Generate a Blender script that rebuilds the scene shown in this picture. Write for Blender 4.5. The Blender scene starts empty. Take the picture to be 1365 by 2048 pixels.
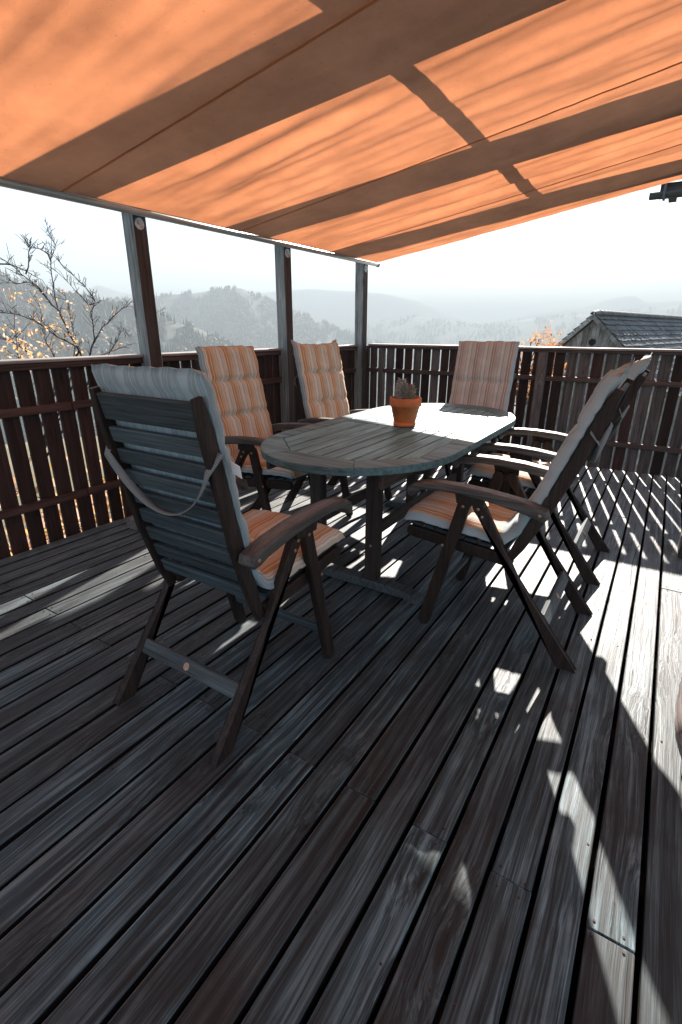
import bpy, bmesh, math, random
from mathutils import Vector, Matrix, noise
random.seed(7)
R = math.radians
sc = bpy.context.scene
COL = sc.collection

# ------------------------------------------------------------------ camera
H = 1.25
PITCH, YAW, ROLL, FPX = .3539, .565, .0026, 988.03          # focal length in pixels of a 2048 px high frame
fw = Vector((-math.sin(YAW)*math.cos(PITCH), math.cos(YAW)*math.cos(PITCH), -math.sin(PITCH)))
rt = Vector((math.cos(YAW), math.sin(YAW), 0))
up = rt.cross(fw)
rt2 = math.cos(ROLL)*rt + math.sin(ROLL)*up
up2 = -math.sin(ROLL)*rt + math.cos(ROLL)*up
cam_d = bpy.data.cameras.new('camera')
cam = bpy.data.objects.new('camera', cam_d); COL.objects.link(cam)
mw = Matrix((rt2, up2, -fw)).transposed().to_4x4()
mw.translation = Vector((0, 0, H))
cam.matrix_world = mw
cam_d.sensor_fit = 'VERTICAL'; cam_d.sensor_height = 36; cam_d.lens = FPX/2048*36
cam_d.clip_start = .02; cam_d.clip_end = 40000
sc.camera = cam

# ------------------------------------------------------------------ light
SUN_DIR = Vector((-.231, 1, .4975)).normalized()            # towards the sun
elev = math.asin(SUN_DIR.z); azim = math.atan2(SUN_DIR.x, SUN_DIR.y)
world = bpy.data.worlds.new('World'); sc.world = world; world.use_nodes = True
wn = world.node_tree; wn.nodes.clear()
sky = wn.nodes.new('ShaderNodeTexSky'); sky.sky_type = 'NISHITA'; sky.sun_disc = False
sky.sun_elevation = elev; sky.sun_rotation = azim % (2*math.pi)
sky.air_density = 1.0; sky.dust_density = .4; sky.ozone_density = 1.0; sky.altitude = 500
hsv = wn.nodes.new('ShaderNodeHueSaturation'); hsv.inputs['Saturation'].default_value = .8
bg = wn.nodes.new('ShaderNodeBackground'); bg.inputs['Strength'].default_value = .06
wo = wn.nodes.new('ShaderNodeOutputWorld')
wn.links.new(sky.outputs[0], hsv.inputs['Color']); wn.links.new(hsv.outputs[0], bg.inputs['Color'])
wn.links.new(bg.outputs[0], wo.inputs['Surface'])
sun_d = bpy.data.lights.new('sun', 'SUN'); sun_d.energy = 5.0; sun_d.angle = R(.53); sun_d.color = (1, .925, .845)
sun = bpy.data.objects.new('sun', sun_d); COL.objects.link(sun)
sun.rotation_euler = SUN_DIR.to_track_quat('Z', 'Y').to_euler(); sun.location = (-3, 12, 8)
sc.view_settings.view_transform = 'Standard'; sc.view_settings.look = 'None'
sc.view_settings.gamma = 1; sc.view_settings.use_curve_mapping = False
sc.view_settings.exposure = 2.42
sc.cycles.use_denoising = True
sc.cycles.max_bounces = 8; sc.cycles.diffuse_bounces = 4; sc.cycles.glossy_bounces = 3
sc.cycles.transmission_bounces = 4; sc.cycles.volume_bounces = 1; sc.cycles.transparent_max_bounces = 8
sc.cycles.sample_clamp_indirect = 4

# ------------------------------------------------------------------ helpers
def tag(o, label=None, cat=None, group=None, kind=None):
    if label: o['label'] = label
    if cat: o['category'] = cat
    if group: o['group'] = group
    if kind: o['kind'] = kind
    return o
def empty(name, loc=(0, 0, 0), rz=0, parent=None):
    o = bpy.data.objects.new(name, None); COL.objects.link(o)
    o.location = loc; o.rotation_euler = (0, 0, rz); o.empty_display_size = .1
    if parent: o.parent = parent
    return o
def obj(name, me, mats=None, parent=None, loc=None, rot=None):
    if mats is not None and not len(me.materials):
        for m in (mats if isinstance(mats, (list, tuple)) else [mats]): me.materials.append(m)
    o = bpy.data.objects.new(name, me); COL.objects.link(o)
    if parent: o.parent = parent
    if loc is not None: o.location = loc
    if rot is not None: o.rotation_euler = rot
    return o
def mesh_from(verts, faces, smooth=False, name='mesh'):
    me = bpy.data.meshes.new(name); me.from_pydata([tuple(v) for v in verts], [], faces); me.update()
    if smooth:
        for p in me.polygons: p.use_smooth = True
    return me
def bm_mesh(bm, smooth=False):
    bmesh.ops.recalc_face_normals(bm, faces=bm.faces)
    me = bpy.data.meshes.new('mesh'); bm.to_mesh(me); bm.free()
    if smooth:
        for p in me.polygons: p.use_smooth = True
    return me
def box_me(sx, sy, sz, b=.003, seg=1):
    """a box of full size sx, sy, sz about its own centre, edges chamfered"""
    bm = bmesh.new(); bmesh.ops.create_cube(bm, size=1)
    bmesh.ops.scale(bm, vec=(sx, sy, sz), verts=bm.verts)
    if b > 0: bmesh.ops.bevel(bm, geom=list(bm.edges), offset=b, segments=seg, affect='EDGES', profile=.5)
    return bm_mesh(bm)
def box(name, x0, x1, y0, y1, z0, z1, mat, parent=None, b=.003, seg=1):
    return obj(name, box_me(x1-x0, y1-y0, z1-z0, b, seg), mat, parent, ((x0+x1)/2, (y0+y1)/2, (z0+z1)/2))
def prism_me(pts, x0, x1, b=.004, seg=2):
    """outline pts in (y, z) pushed through x0..x1"""
    bm = bmesh.new()
    a = [bm.verts.new((x0, p[0], p[1])) for p in pts]; c = [bm.verts.new((x1, p[0], p[1])) for p in pts]
    n = len(pts); bm.faces.new(a); bm.faces.new(c[::-1])
    for i in range(n): bm.faces.new((a[i], c[i], c[(i+1) % n], a[(i+1) % n]))
    bmesh.ops.recalc_face_normals(bm, faces=bm.faces)
    if b > 0:
        ed = [e for e in bm.edges if abs(e.verts[0].co.x-e.verts[1].co.x) < 1e-6]
        bmesh.ops.bevel(bm, geom=ed, offset=b, segments=seg, affect='EDGES', profile=.5, clamp_overlap=True)
    return bm_mesh(bm)
def bar_pts(p0, p1, w, n=6, round0=True, round1=True):
    """outline of a flat bar from p0 to p1 in (y, z), ends rounded"""
    d = Vector((p1[0]-p0[0], p1[1]-p0[1])).normalized(); nrm = Vector((-d.y, d.x)); out = []
    a0 = math.atan2(nrm.y, nrm.x)
    for i in range(n+1):
        if round0:
            t = a0 + math.pi*i/n; out.append((p0[0]+w/2*math.cos(t), p0[1]+w/2*math.sin(t)))
    if not round0: out += [(p0[0]+nrm.x*w/2, p0[1]+nrm.y*w/2), (p0[0]-nrm.x*w/2, p0[1]-nrm.y*w/2)]
    for i in range(n+1):
        if round1:
            t = a0 + math.pi + math.pi*i/n; out.append((p1[0]+w/2*math.cos(t), p1[1]+w/2*math.sin(t)))
    if not round1: out += [(p1[0]-nrm.x*w/2, p1[1]-nrm.y*w/2), (p1[0]+nrm.x*w/2, p1[1]+nrm.y*w/2)]
    return out
def tube_data(path, radii, n=6, verts=None, faces=None, cap=True):
    verts = [] if verts is None else verts; faces = [] if faces is None else faces
    base = len(verts); path = [Vector(p) for p in path]
    prev = None
    for i, p in enumerate(path):
        d = (path[min(i+1, len(path)-1)] - path[max(i-1, 0)]).normalized()
        u = d.orthogonal().normalized() if prev is None else (prev - d*prev.dot(d)).normalized()
        prev = u; w = d.cross(u); r = radii[i] if isinstance(radii, (list, tuple)) else radii
        for k in range(n):
            t = 2*math.pi*k/n; verts.append(p + (u*math.cos(t)+w*math.sin(t))*r)
    for i in range(len(path)-1):
        for k in range(n):
            a = base+i*n+k; b = base+i*n+(k+1) % n
            faces.append((a, b, b+n, a+n))
    if cap:
        faces.append(tuple(base+k for k in range(n))[::-1]); e = base+(len(path)-1)*n
        faces.append(tuple(e+k for k in range(n)))
    return verts, faces
def lathe_me(prof, n=32, smooth=True, cap0=True, cap1=True):
    verts, faces = [], []
    for r, z in prof:
        for k in range(n): verts.append((r*math.cos(2*math.pi*k/n), r*math.sin(2*math.pi*k/n), z))
    for i in range(len(prof)-1):
        for k in range(n): faces.append((i*n+k, i*n+(k+1) % n, (i+1)*n+(k+1) % n, (i+1)*n+k))
    if cap0: faces.append(tuple(range(n))[::-1])
    if cap1: faces.append(tuple((len(prof)-1)*n+k for k in range(n)))
    return mesh_from(verts, faces, smooth)
def fbm(x, y, z=0, o=4):
    return noise.fractal(Vector((x, y, z)), 1.0, 2.0, o)
def ray(px, py):
    return rt2*((px-682.5)/FPX) + up2*(-(py-1024)/FPX) + fw
def at_x(px, py, X):
    d = ray(px, py); return Vector((0, 0, H)) + d*(X/d.x)

# ------------------------------------------------------------------ materials
def newmat(name):
    m = bpy.data.materials.new(name); m.use_nodes = True
    nt = m.node_tree; return m, nt, nt.nodes['Principled BSDF']
def N(nt, typ, **kw):
    n = nt.nodes.new(typ)
    for k, v in kw.items():
        if k in n.inputs: n.inputs[k].default_value = v
        else: setattr(n, k, v)
    return n
def L(nt, a, b): nt.links.new(a, b)
def ramp(nt, fac, stops, interp='LINEAR'):
    r = nt.nodes.new('ShaderNodeValToRGB'); r.color_ramp.interpolation = interp
    el = r.color_ramp.elements
    while len(el) < len(stops): el.new(.5)
    for e, (p, c) in zip(el, stops):
        e.position = p; e.color = (*c, 1) if len(c) == 3 else c
    if fac is not None: L(nt, fac, r.inputs[0])
    return r
def mix(nt, fac, a, b, typ='MIX'):
    n = nt.nodes.new('ShaderNodeMix'); n.data_type = 'RGBA'; n.blend_type = typ
    for s, v in ((n.inputs[0], fac), (n.inputs[6], a), (n.inputs[7], b)):
        if hasattr(v, 'links'): L(nt, v, s)
        elif isinstance(v, (int, float)): s.default_value = v
        else: s.default_value = (*v, 1) if len(v) == 3 else v
    return n.outputs[2]
def math_n(nt, op, a, b=None, c=None):
    n = nt.nodes.new('ShaderNodeMath'); n.operation = op
    for i, v in enumerate((a, b, c)):
        if v is None: continue
        if hasattr(v, 'links'): L(nt, v, n.inputs[i])
        else: n.inputs[i].default_value = v
    return n.outputs[0]
def vmath(nt, op, a, b):
    n = nt.nodes.new('ShaderNodeVectorMath'); n.operation = op
    for i, v in enumerate((a, b)):
        if hasattr(v, 'links'): L(nt, v, n.inputs[i])
        else: n.inputs[i].default_value = v
    return n.outputs[0]

def wood(name, cols, axis='y', rough=(.55, .75), fine=1.0, bump=.25, spec=.5, knots=False, var=.35, stain=None, knotscale=1.0, cracks=False, sheen=0):
    """weathered wood: cols = (dark line, body, pale body); grain runs along axis of the piece"""
    m, nt, bs = newmat(name)
    tc = N(nt, 'ShaderNodeTexCoord'); oi = N(nt, 'ShaderNodeObjectInfo')
    off = N(nt, 'ShaderNodeCombineXYZ')
    r1 = math_n(nt, 'MULTIPLY', oi.outputs['Random'], 37.0); r2 = math_n(nt, 'MULTIPLY', oi.outputs['Random'], 91.0)
    L(nt, r1, off.inputs[0]); L(nt, r2, off.inputs[1]); L(nt, r1, off.inputs[2])
    p = vmath(nt, 'ADD', tc.outputs['Object'], off.outputs[0])
    ai = 'xyz'.index(axis)
    def stretch(a, s):
        v = [s*fine]*3; v[ai] = a; return tuple(v)
    warp_n = N(nt, 'ShaderNodeTexNoise', Scale=1.0, Detail=2.0)
    L(nt, vmath(nt, 'MULTIPLY', p, stretch(1.6, 9)), warp_n.inputs['Vector'])
    wsub = vmath(nt, 'SUBTRACT', warp_n.outputs['Color'], (.5, .5, .5))
    sc_w = [.03]*3; sc_w[ai] = 0
    pw = vmath(nt, 'ADD', p, vmath(nt, 'MULTIPLY', wsub, tuple(sc_w)))
    kmask = None
    if knots:
        vo = N(nt, 'ShaderNodeTexVoronoi', Scale=1.0, Randomness=1.0)
        ks = [6.5*knotscale]*3; ks[ai] = 1.7*knotscale
        kv = vmath(nt, 'MULTIPLY', p, tuple(ks))
        kn = N(nt, 'ShaderNodeTexNoise', Scale=9.0, Detail=2.0); L(nt, kv, kn.inputs['Vector'])
        kd = vmath(nt, 'ADD', kv, vmath(nt, 'MULTIPLY', vmath(nt, 'SUBTRACT', kn.outputs['Color'], (.5, .5, .5)), (.12, .12, .12)))
        L(nt, kd, vo.inputs['Vector'])
        halo = N(nt, 'ShaderNodeMapRange'); halo.interpolation_type = 'SMOOTHSTEP'
        L(nt, vo.outputs['Distance'], halo.inputs['Value'])
        halo.inputs['From Min'].default_value = .02; halo.inputs['From Max'].default_value = .42
        halo.inputs['To Min'].default_value = 1; halo.inputs['To Max'].default_value = 0
        core = N(nt, 'ShaderNodeMapRange'); core.interpolation_type = 'SMOOTHSTEP'
        L(nt, vo.outputs['Distance'], core.inputs['Value'])
        core.inputs['From Min'].default_value = .05; core.inputs['From Max'].default_value = .13
        core.inputs['To Min'].default_value = 1; core.inputs['To Max'].default_value = 0
        kmask = core.outputs[0]
        cb = N(nt, 'ShaderNodeCombineXYZ'); hv = math_n(nt, 'MULTIPLY', halo.outputs[0], .03)
        for i in range(3):
            if i != ai: L(nt, hv, cb.inputs[i])
        pw = vmath(nt, 'ADD', pw, cb.outputs[0])
    g1 = N(nt, 'ShaderNodeTexNoise', Scale=1.0, Detail=4.0, Roughness=.65); L(nt, vmath(nt, 'MULTIPLY', pw, stretch(4.5, 260)), g1.inputs['Vector'])
    g2 = N(nt, 'ShaderNodeTexNoise', Scale=1.0, Detail=3.0, Roughness=.6); L(nt, vmath(nt, 'MULTIPLY', pw, stretch(1.7, 70)), g2.inputs['Vector'])
    g3 = N(nt, 'ShaderNodeTexNoise', Scale=1.0, Detail=4.0, Roughness=.6); L(nt, vmath(nt, 'MULTIPLY', p, stretch(2.5, 9)), g3.inputs['Vector'])
    gw = .42 if cracks else .55
    grain = math_n(nt, 'ADD', math_n(nt, 'MULTIPLY', g1.outputs[0], gw), math_n(nt, 'MULTIPLY', g2.outputs[0], 1-gw))
    cr = ramp(nt, grain, [(.39, cols[0]), (.49, cols[1]), (.61, cols[2])] if cracks else [(.35, cols[0]), (.49, cols[1]), (.65, cols[2])])
    c = cr.outputs[0]
    blot = ramp(nt, g3.outputs[0], [(.3, (.42, .42, .42)), (.52, (1, 1, 1)), (.72, (1.45, 1.45, 1.45))] if cracks else [(.3, (.72, .72, .72)), (.52, (1, 1, 1)), (.72, (1.2, 1.2, 1.2))])
    c = mix(nt, 1.0, c, blot.outputs[0], 'MULTIPLY')
    if cracks:
        ck = N(nt, 'ShaderNodeTexNoise', Scale=1.0, Detail=2.0, Roughness=.5); L(nt, vmath(nt, 'MULTIPLY', pw, stretch(.9, 95)), ck.inputs['Vector'])
        ckr = ramp(nt, ck.outputs[0], [(.31, (.22, .22, .22)), (.37, (1, 1, 1))]); c = mix(nt, 1.0, c, ckr.outputs[0], 'MULTIPLY')
        grain = math_n(nt, 'MULTIPLY', grain, math_n(nt, 'MULTIPLY', ckr.outputs[0], 1.0))
        # pale worn arrises along both long edges of a board
        sx = N(nt, 'ShaderNodeSeparateXYZ'); L(nt, tc.outputs['Object'], sx.inputs[0])
        en = N(nt, 'ShaderNodeTexNoise', Scale=1.0, Detail=3.0); L(nt, vmath(nt, 'MULTIPLY', p, (30, 3, 1)), en.inputs['Vector'])
        ex = math_n(nt, 'ADD', math_n(nt, 'ABSOLUTE', sx.outputs[0]), math_n(nt, 'MULTIPLY', math_n(nt, 'SUBTRACT', en.outputs[0], .5), .03))
        er = ramp(nt, ex, [(.038, (1, 1, 1)), (.046, (1.25, 1.25, 1.25))]); c = mix(nt, 1.0, c, er.outputs[0], 'MULTIPLY')
    if stain is not None:
        geo = N(nt, 'ShaderNodeNewGeometry')
        sn = N(nt, 'ShaderNodeTexNoise', Scale=1.0, Detail=5.0, Roughness=.6)
        L(nt, vmath(nt, 'MULTIPLY', vmath(nt, 'ADD', geo.outputs['Position'], vmath(nt, 'MULTIPLY', off.outputs[0], (0, .012, 0))), (1.1, .8, 1)), sn.inputs['Vector'])
        sf = ramp(nt, sn.outputs[0], [(.53, (0, 0, 0)), (.70, (1, 1, 1))])
        c = mix(nt, math_n(nt, 'MULTIPLY', sf.outputs[0], .75), c, mix(nt, 1.0, cr.outputs[0], stain, 'MULTIPLY'))
        dn = N(nt, 'ShaderNodeTexNoise', Scale=2.3, Detail=6.0, Roughness=.65); L(nt, geo.outputs['Position'], dn.inputs['Vector'])
        df = ramp(nt, dn.outputs[0], [(.50, (1, 1, 1)), (.64, (.42, .42, .42))])
        c = mix(nt, 1.0, c, df.outputs[0], 'MULTIPLY')
    vr = N(nt, 'ShaderNodeMapRange'); L(nt, oi.outputs['Random'], vr.inputs['Value'])
    vr.inputs['To Min'].default_value = 1-var; vr.inputs['To Max'].default_value = 1+var
    vc = N(nt, 'ShaderNodeCombineXYZ')
    for i in range(3): L(nt, vr.outputs[0], vc.inputs[i])
    c = mix(nt, 1.0, c, vc.outputs[0], 'MULTIPLY')
    if kmask is not None:
        c = mix(nt, math_n(nt, 'MULTIPLY', kmask, .8), c, (cols[0][0]*.5, cols[0][1]*.42, cols[0][2]*.4))
    L(nt, c, bs.inputs['Base Color'])
    rr = N(nt, 'ShaderNodeMapRange'); L(nt, grain, rr.inputs['Value'])
    rr.inputs['From Min'].default_value = .35; rr.inputs['From Max'].default_value = .65
    rr.inputs['To Min'].default_value = rough[1]; rr.inputs['To Max'].default_value = rough[0]
    L(nt, rr.outputs[0], bs.inputs['Roughness'])
    bs.inputs['Specular IOR Level'].default_value = spec
    if sheen:                                     # raised, sun-bleached fibres
        bs.inputs['Sheen Weight'].default_value = sheen; bs.inputs['Sheen Roughness'].default_value = .34; shr = ramp(nt, math_n(nt, 'MULTIPLY', grain, g3.outputs[0]), [(.12, (.22, .22, .23)), (.24, (.75, .70, .68)), (.34, (1, .94, .90))]); L(nt, shr.outputs[0], bs.inputs['Sheen Tint'])
    if bump:
        bp = N(nt, 'ShaderNodeBump', Strength=bump, Distance=.004)
        hh = grain if kmask is None else math_n(nt, 'SUBTRACT', grain, math_n(nt, 'MULTIPLY', kmask, .4))
        L(nt, hh, bp.inputs['Height']); L(nt, bp.outputs[0], bs.inputs['Normal'])
    return m
def plain(name, col, rough=.6, spec=.5, metal=0, noise_amt=.25, nscale=20, bump=0):
    m, nt, bs = newmat(name)
    tc = N(nt, 'ShaderNodeTexCoord'); n = N(nt, 'ShaderNodeTexNoise', Scale=nscale, Detail=5.0, Roughness=.6)
    L(nt, tc.outputs['Object'], n.inputs['Vector'])
    r = ramp(nt, n.outputs[0], [(.3, tuple(c*(1-noise_amt) for c in col)), (.7, tuple(min(1, c*(1+noise_amt)) for c in col))])
    L(nt, r.outputs[0], bs.inputs['Base Color'])
    bs.inputs['Roughness'].default_value = rough; bs.inputs['Specular IOR Level'].default_value = spec; bs.inputs['Metallic'].default_value = metal
    if bump:
        b = N(nt, 'ShaderNodeBump', Strength=bump, Distance=.003); L(nt, n.outputs[0], b.inputs['Height']); L(nt, b.outputs[0], bs.inputs['Normal'])
    return m

M = {}
M['deck'] = wood('weathered_deck_wood', ((.0016, .0048, .0065), (.0118, .034, .044), (.082, .134, .152)), 'y', (.50, .66), 1.0, .7, .5, True, .55, stain=(1.45, .78, .66), cracks=True, sheen=.7)
M['fence'] = wood('brown_stained_fence_wood', ((.009, .005, .0044), (.027, .0135, .0115), (.050, .025, .021)), 'z', (.6, .8), .8, .3, .3, True, .45, knotscale=1.2)
M['fence_grey'] = wood('greyed_fence_wood', ((.028, .026, .026), (.085, .078, .079), (.15, .142, .145)), 'z', (.6, .8), .8, .3, .3, True, .4, knotscale=1.2)
M['rail_y'] = wood('brown_rail_wood', ((.02, .011, .010), (.058, .029, .024), (.10, .052, .044)), 'y', (.55, .75), .8, .3, .35, False, .2)
M['rail_x'] = wood('brown_rail_wood_cross', ((.02, .015, .014), (.06, .043, .039), (.105, .078, .072)), 'x', (.55, .75), .8, .3, .35, False, .2)
M['cap_y'] = wood('pale_cap_wood', ((.10, .09, .085), (.28, .25, .24), (.42, .39, .37)), 'y', (.5, .7), .8, .3, .4, False, .1)
M['cap_x'] = wood('pale_cap_wood_cross', ((.10, .09, .085), (.28, .25, .24), (.42, .39, .37)), 'x', (.5, .7), .8, .3, .4, False, .1)
M['post_brown'] = wood('dark_post_wood', ((.018, .014, .0135), (.045, .032, .03), (.08, .06, .056)), 'z', (.6, .8), .6, .4, .35, True, .1)
M['post_grey'] = wood('grey_post_wood', ((.06, .075, .08), (.19, .23, .245), (.32, .37, .39)), 'z', (.6, .8), .6, .4, .35, True, .1)
M['ch_slat'] = wood('grey_teak_slat', ((.013, .021, .025), (.032, .050, .059), (.058, .085, .098)), 'x', (.55, .75), .8, .3, .4, False, .2)
M['ch_leg'] = wood('brown_teak_leg', ((.006, .0045, .004), (.018, .0115, .0098), (.036, .023, .019)), 'z', (.45, .65), .7, .2, .28, False, .25)
M['ch_arm'] = wood('greyed_teak_arm', ((.024, .024, .0235), (.07, .068, .066), (.125, .122, .12)), 'y', (.45, .62), .7, .25, .28, False, .15)
M['ch_stretch'] = wood('teak_stretcher', ((.02, .027, .03), (.055, .072, .08), (.095, .12, .13)), 'x', (.5, .7), .7, .25, .28, False, .15)
M['tb_slat'] = wood('grey_table_slat', ((.035, .08, .092), (.10, .215, .24), (.17, .32, .355)), 'y', (.42, .6), .6, .25, .3, False, .18)
M['tb_frame'] = wood('grey_table_frame', ((.025, .052, .06), (.068, .135, .152), (.125, .21, .232)), 'x', (.42, .6), .35, .25, .3, False, .12)
M['tb_leg'] = wood('dark_table_leg', ((.009, .007, .0065), (.027, .02, .0185), (.05, .036, .032)), 'z', (.5, .7), .7, .2, .45, False, .15)
M['tb_bar'] = wood('dark_table_beam', ((.012, .009, .008), (.036, .025, .022), (.065, .044, .038)), 'y', (.5, .7), .7, .2, .45, False, .15)
M['log'] = wood('pale_split_log', ((.08, .062, .058), (.22, .185, .175), (.36, .32, .31)), 'y', (.6, .8), .5, .6, .3, True, .1)
M['barn'] = wood('grey_barn_board', ((.05, .052, .055), (.17, .18, .185), (.34, .355, .36)), 'z', (.7, .9), .12, .2, .2, False, .4)
M['brass'] = plain('copper_bolt', (.42, .25, .17), .4, .5, .8, .2, 60)
M['steel'] = plain('galvanised_steel', (.42, .45, .47), .45, .5, .9, .2, 30)
M['bar'] = plain('grey_awning_bar', (.33, .36, .38), .4, .5, .3, .1, 10)
M['rust'] = plain('dark_screw', (.05, .03, .027), .6, .5, .4, .3, 40)
M['terracotta'] = plain('terracotta', (.50, .14, .045), .65, .35, 0, .38, 7, .15)
M['soil'] = plain('potting_soil', (.03, .022, .018), .95, .2, 0, .5, 60, .6)
M['cactus_grey'] = plain('grey_cactus', (.09, .11, .10), .8, .3, 0, .35, 90, .5)
M['cactus_green'] = plain('olive_cactus', (.10, .105, .055), .8, .3, 0, .35, 90, .5)
M['spine'] = plain('cactus_spine', (.45, .43, .40), .7, .3, 0, .2, 10)
M['flower'] = plain('red_cactus_flower', (.55, .05, .03), .6, .3, 0, .2, 10)
M['white'] = plain('white_label_cloth', (.78, .79, .8), .7, .3, 0, .04, 10)
M['tile'] = plain('grey_roof_tile', (.085, .095, .10), .8, .3, 0, .7, 2.2, .4)
M['gutter'] = plain('dark_gutter', (.06, .075, .085), .4, .5, .4, .15, 8)
M['render_wall'] = plain('pale_house_render', (.45, .44, .42), .9, .2, 0, .1, 3, .1)
M['black'] = plain('black_opening', (.006, .006, .006), .9, .1, 0, .2, 5)
M['bark'] = plain('dark_bark', (.05, .045, .045), .85, .3, 0, .4, 30, .5)
M['gap_shade'] = plain('dark_gap_shade', (.012, .011, .011), .95, .1, 0, .3, 5)  # near-black colour standing in for the shade down the deck gaps

def leaf_mat(name, cols):
    m, nt, bs = newmat(name)
    geo = N(nt, 'ShaderNodeNewGeometry'); r = ramp(nt, geo.outputs['Random Per Island'], [(i/max(1, len(cols)-1), c) for i, c in enumerate(cols)])
    L(nt, r.outputs[0], bs.inputs['Base Color']); bs.inputs['Roughness'].default_value = .7
    tr = N(nt, 'ShaderNodeBsdfTranslucent'); L(nt, r.outputs[0], tr.inputs['Color'])
    mx = N(nt, 'ShaderNodeMixShader'); mx.inputs[0].default_value = .5
    L(nt, bs.outputs[0], mx.inputs[1]); L(nt, tr.outputs[0], mx.inputs[2])
    L(nt, mx.outputs[0], nt.nodes['Material Output'].inputs['Surface'])
    return m
M['leaf_yellow'] = leaf_mat('yellow_autumn_leaf', [(.60, .30, .09), (.72, .46, .16), (.62, .38, .26), (.70, .54, .42), (.58, .28, .16)])
M['leaf_orange'] = leaf_mat('orange_autumn_leaf', [(.55, .20, .05), (.66, .30, .08), (.5, .24, .12), (.6, .36, .2)])
M['leaf_mixed'] = leaf_mat('mixed_autumn_leaf', [(.50, .24, .07), (.40, .32, .27), (.58, .34, .10), (.30, .27, .25), (.56, .33, .28)])

def fabric(name, stops, rough=.9, transl=.0, period=.128, bumps=.25):
    """woven striped cloth; stripes run along the length (UV v), stops over one period of UV u (metres)"""
    m, nt, bs = newmat(name)
    uv = N(nt, 'ShaderNodeUVMap'); sp = N(nt, 'ShaderNodeSeparateXYZ'); L(nt, uv.outputs[0], sp.inputs[0])
    f = math_n(nt, 'FRACT', math_n(nt, 'DIVIDE', math_n(nt, 'ADD', sp.outputs[0], 5.03), period))
    r = ramp(nt, f, stops, 'CONSTANT')
    n = N(nt, 'ShaderNodeTexNoise', Scale=1.0, Detail=3.0); L(nt, vmath(nt, 'MULTIPLY', uv.outputs[0], (900, 900, 1)), n.inputs['Vector'])
    n2 = N(nt, 'ShaderNodeTexNoise', Scale=9.0, Detail=4.0); L(nt, uv.outputs[0], n2.inputs['Vector'])
    v = ramp(nt, n.outputs[0], [(.3, (.82, .82, .82)), (.7, (1.1, 1.1, 1.1))])
    v2 = ramp(nt, n2.outputs[0], [(.3, (.85, .85, .85)), (.7, (1.08, 1.08, 1.08))])
    c = mix(nt, 1.0, mix(nt, 1.0, r.outputs[0], v.outputs[0], 'MULTIPLY'), v2.outputs[0], 'MULTIPLY')
    L(nt, c, bs.inputs['Base Color']); bs.inputs['Roughness'].default_value = rough; bs.inputs['Specular IOR Level'].default_value = .2
    bs.inputs['Sheen Weight'].default_value = .15
    bp = N(nt, 'ShaderNodeBump', Strength=bumps, Distance=.002); L(nt, n.outputs[0], bp.inputs['Height']); L(nt, bp.outputs[0], bs.inputs['Normal'])
    return m
cream, orange, salmon, tan = (.60, .59, .54), (.50, .25, .105), (.52, .40, .29), (.45, .395, .33)
SP = [(0, cream), (.17, orange), (.20, cream), (.23, orange), (.26, cream), (.30, salmon), (.50, orange), (.58, cream), (.61, orange), (.72, cream), (.78, salmon), (.82, cream), (.85, salmon), (.89, cream), (.92, tan)]
M['cloth'] = fabric('orange_striped_cloth', SP)
BACKLIT = {cream: (.54, .54, .52), orange: (.36, .27, .23), salmon: (.44, .39, .36), tan: (.38, .35, .33)}  # same cloth, the paler backlight at the far end put into its colours
M['cloth_backlit'] = fabric('backlit_beige_striped_cloth', [(p, BACKLIT[c]) for p, c in SP])
g1, g2, g3 = (.30, .385, .42), (.245, .315, .345), (.34, .42, .455)
M['cloth_back'] = fabric('grey_striped_backing', [(0, g1), (.17, g2), (.20, g1), (.23, g2), (.26, g1), (.30, g3), (.50, g2), (.58, g1), (.61, g2), (.72, g3), (.78, g2), (.82, g1), (.85, g2), (.89, g3), (.92, g2)])
w1, w2 = (.5, .47, .44), (.38, .355, .335)
def strap_mat():
    m, nt, bs = newmat('ribbed_elastic_strap')
    uv = N(nt, 'ShaderNodeUVMap'); sp = N(nt, 'ShaderNodeSeparateXYZ'); L(nt, uv.outputs[0], sp.inputs[0])
    f = math_n(nt, 'FRACT', math_n(nt, 'MULTIPLY', sp.outputs[1], 160.0))
    r = ramp(nt, f, [(0, (.11, .125, .13)), (.35, (.22, .245, .25)), (.8, (.11, .125, .13))]); L(nt, r.outputs[0], bs.inputs['Base Color'])
    bs.inputs['Roughness'].default_value = .85
    return m
M['strap'] = strap_mat()

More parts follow.
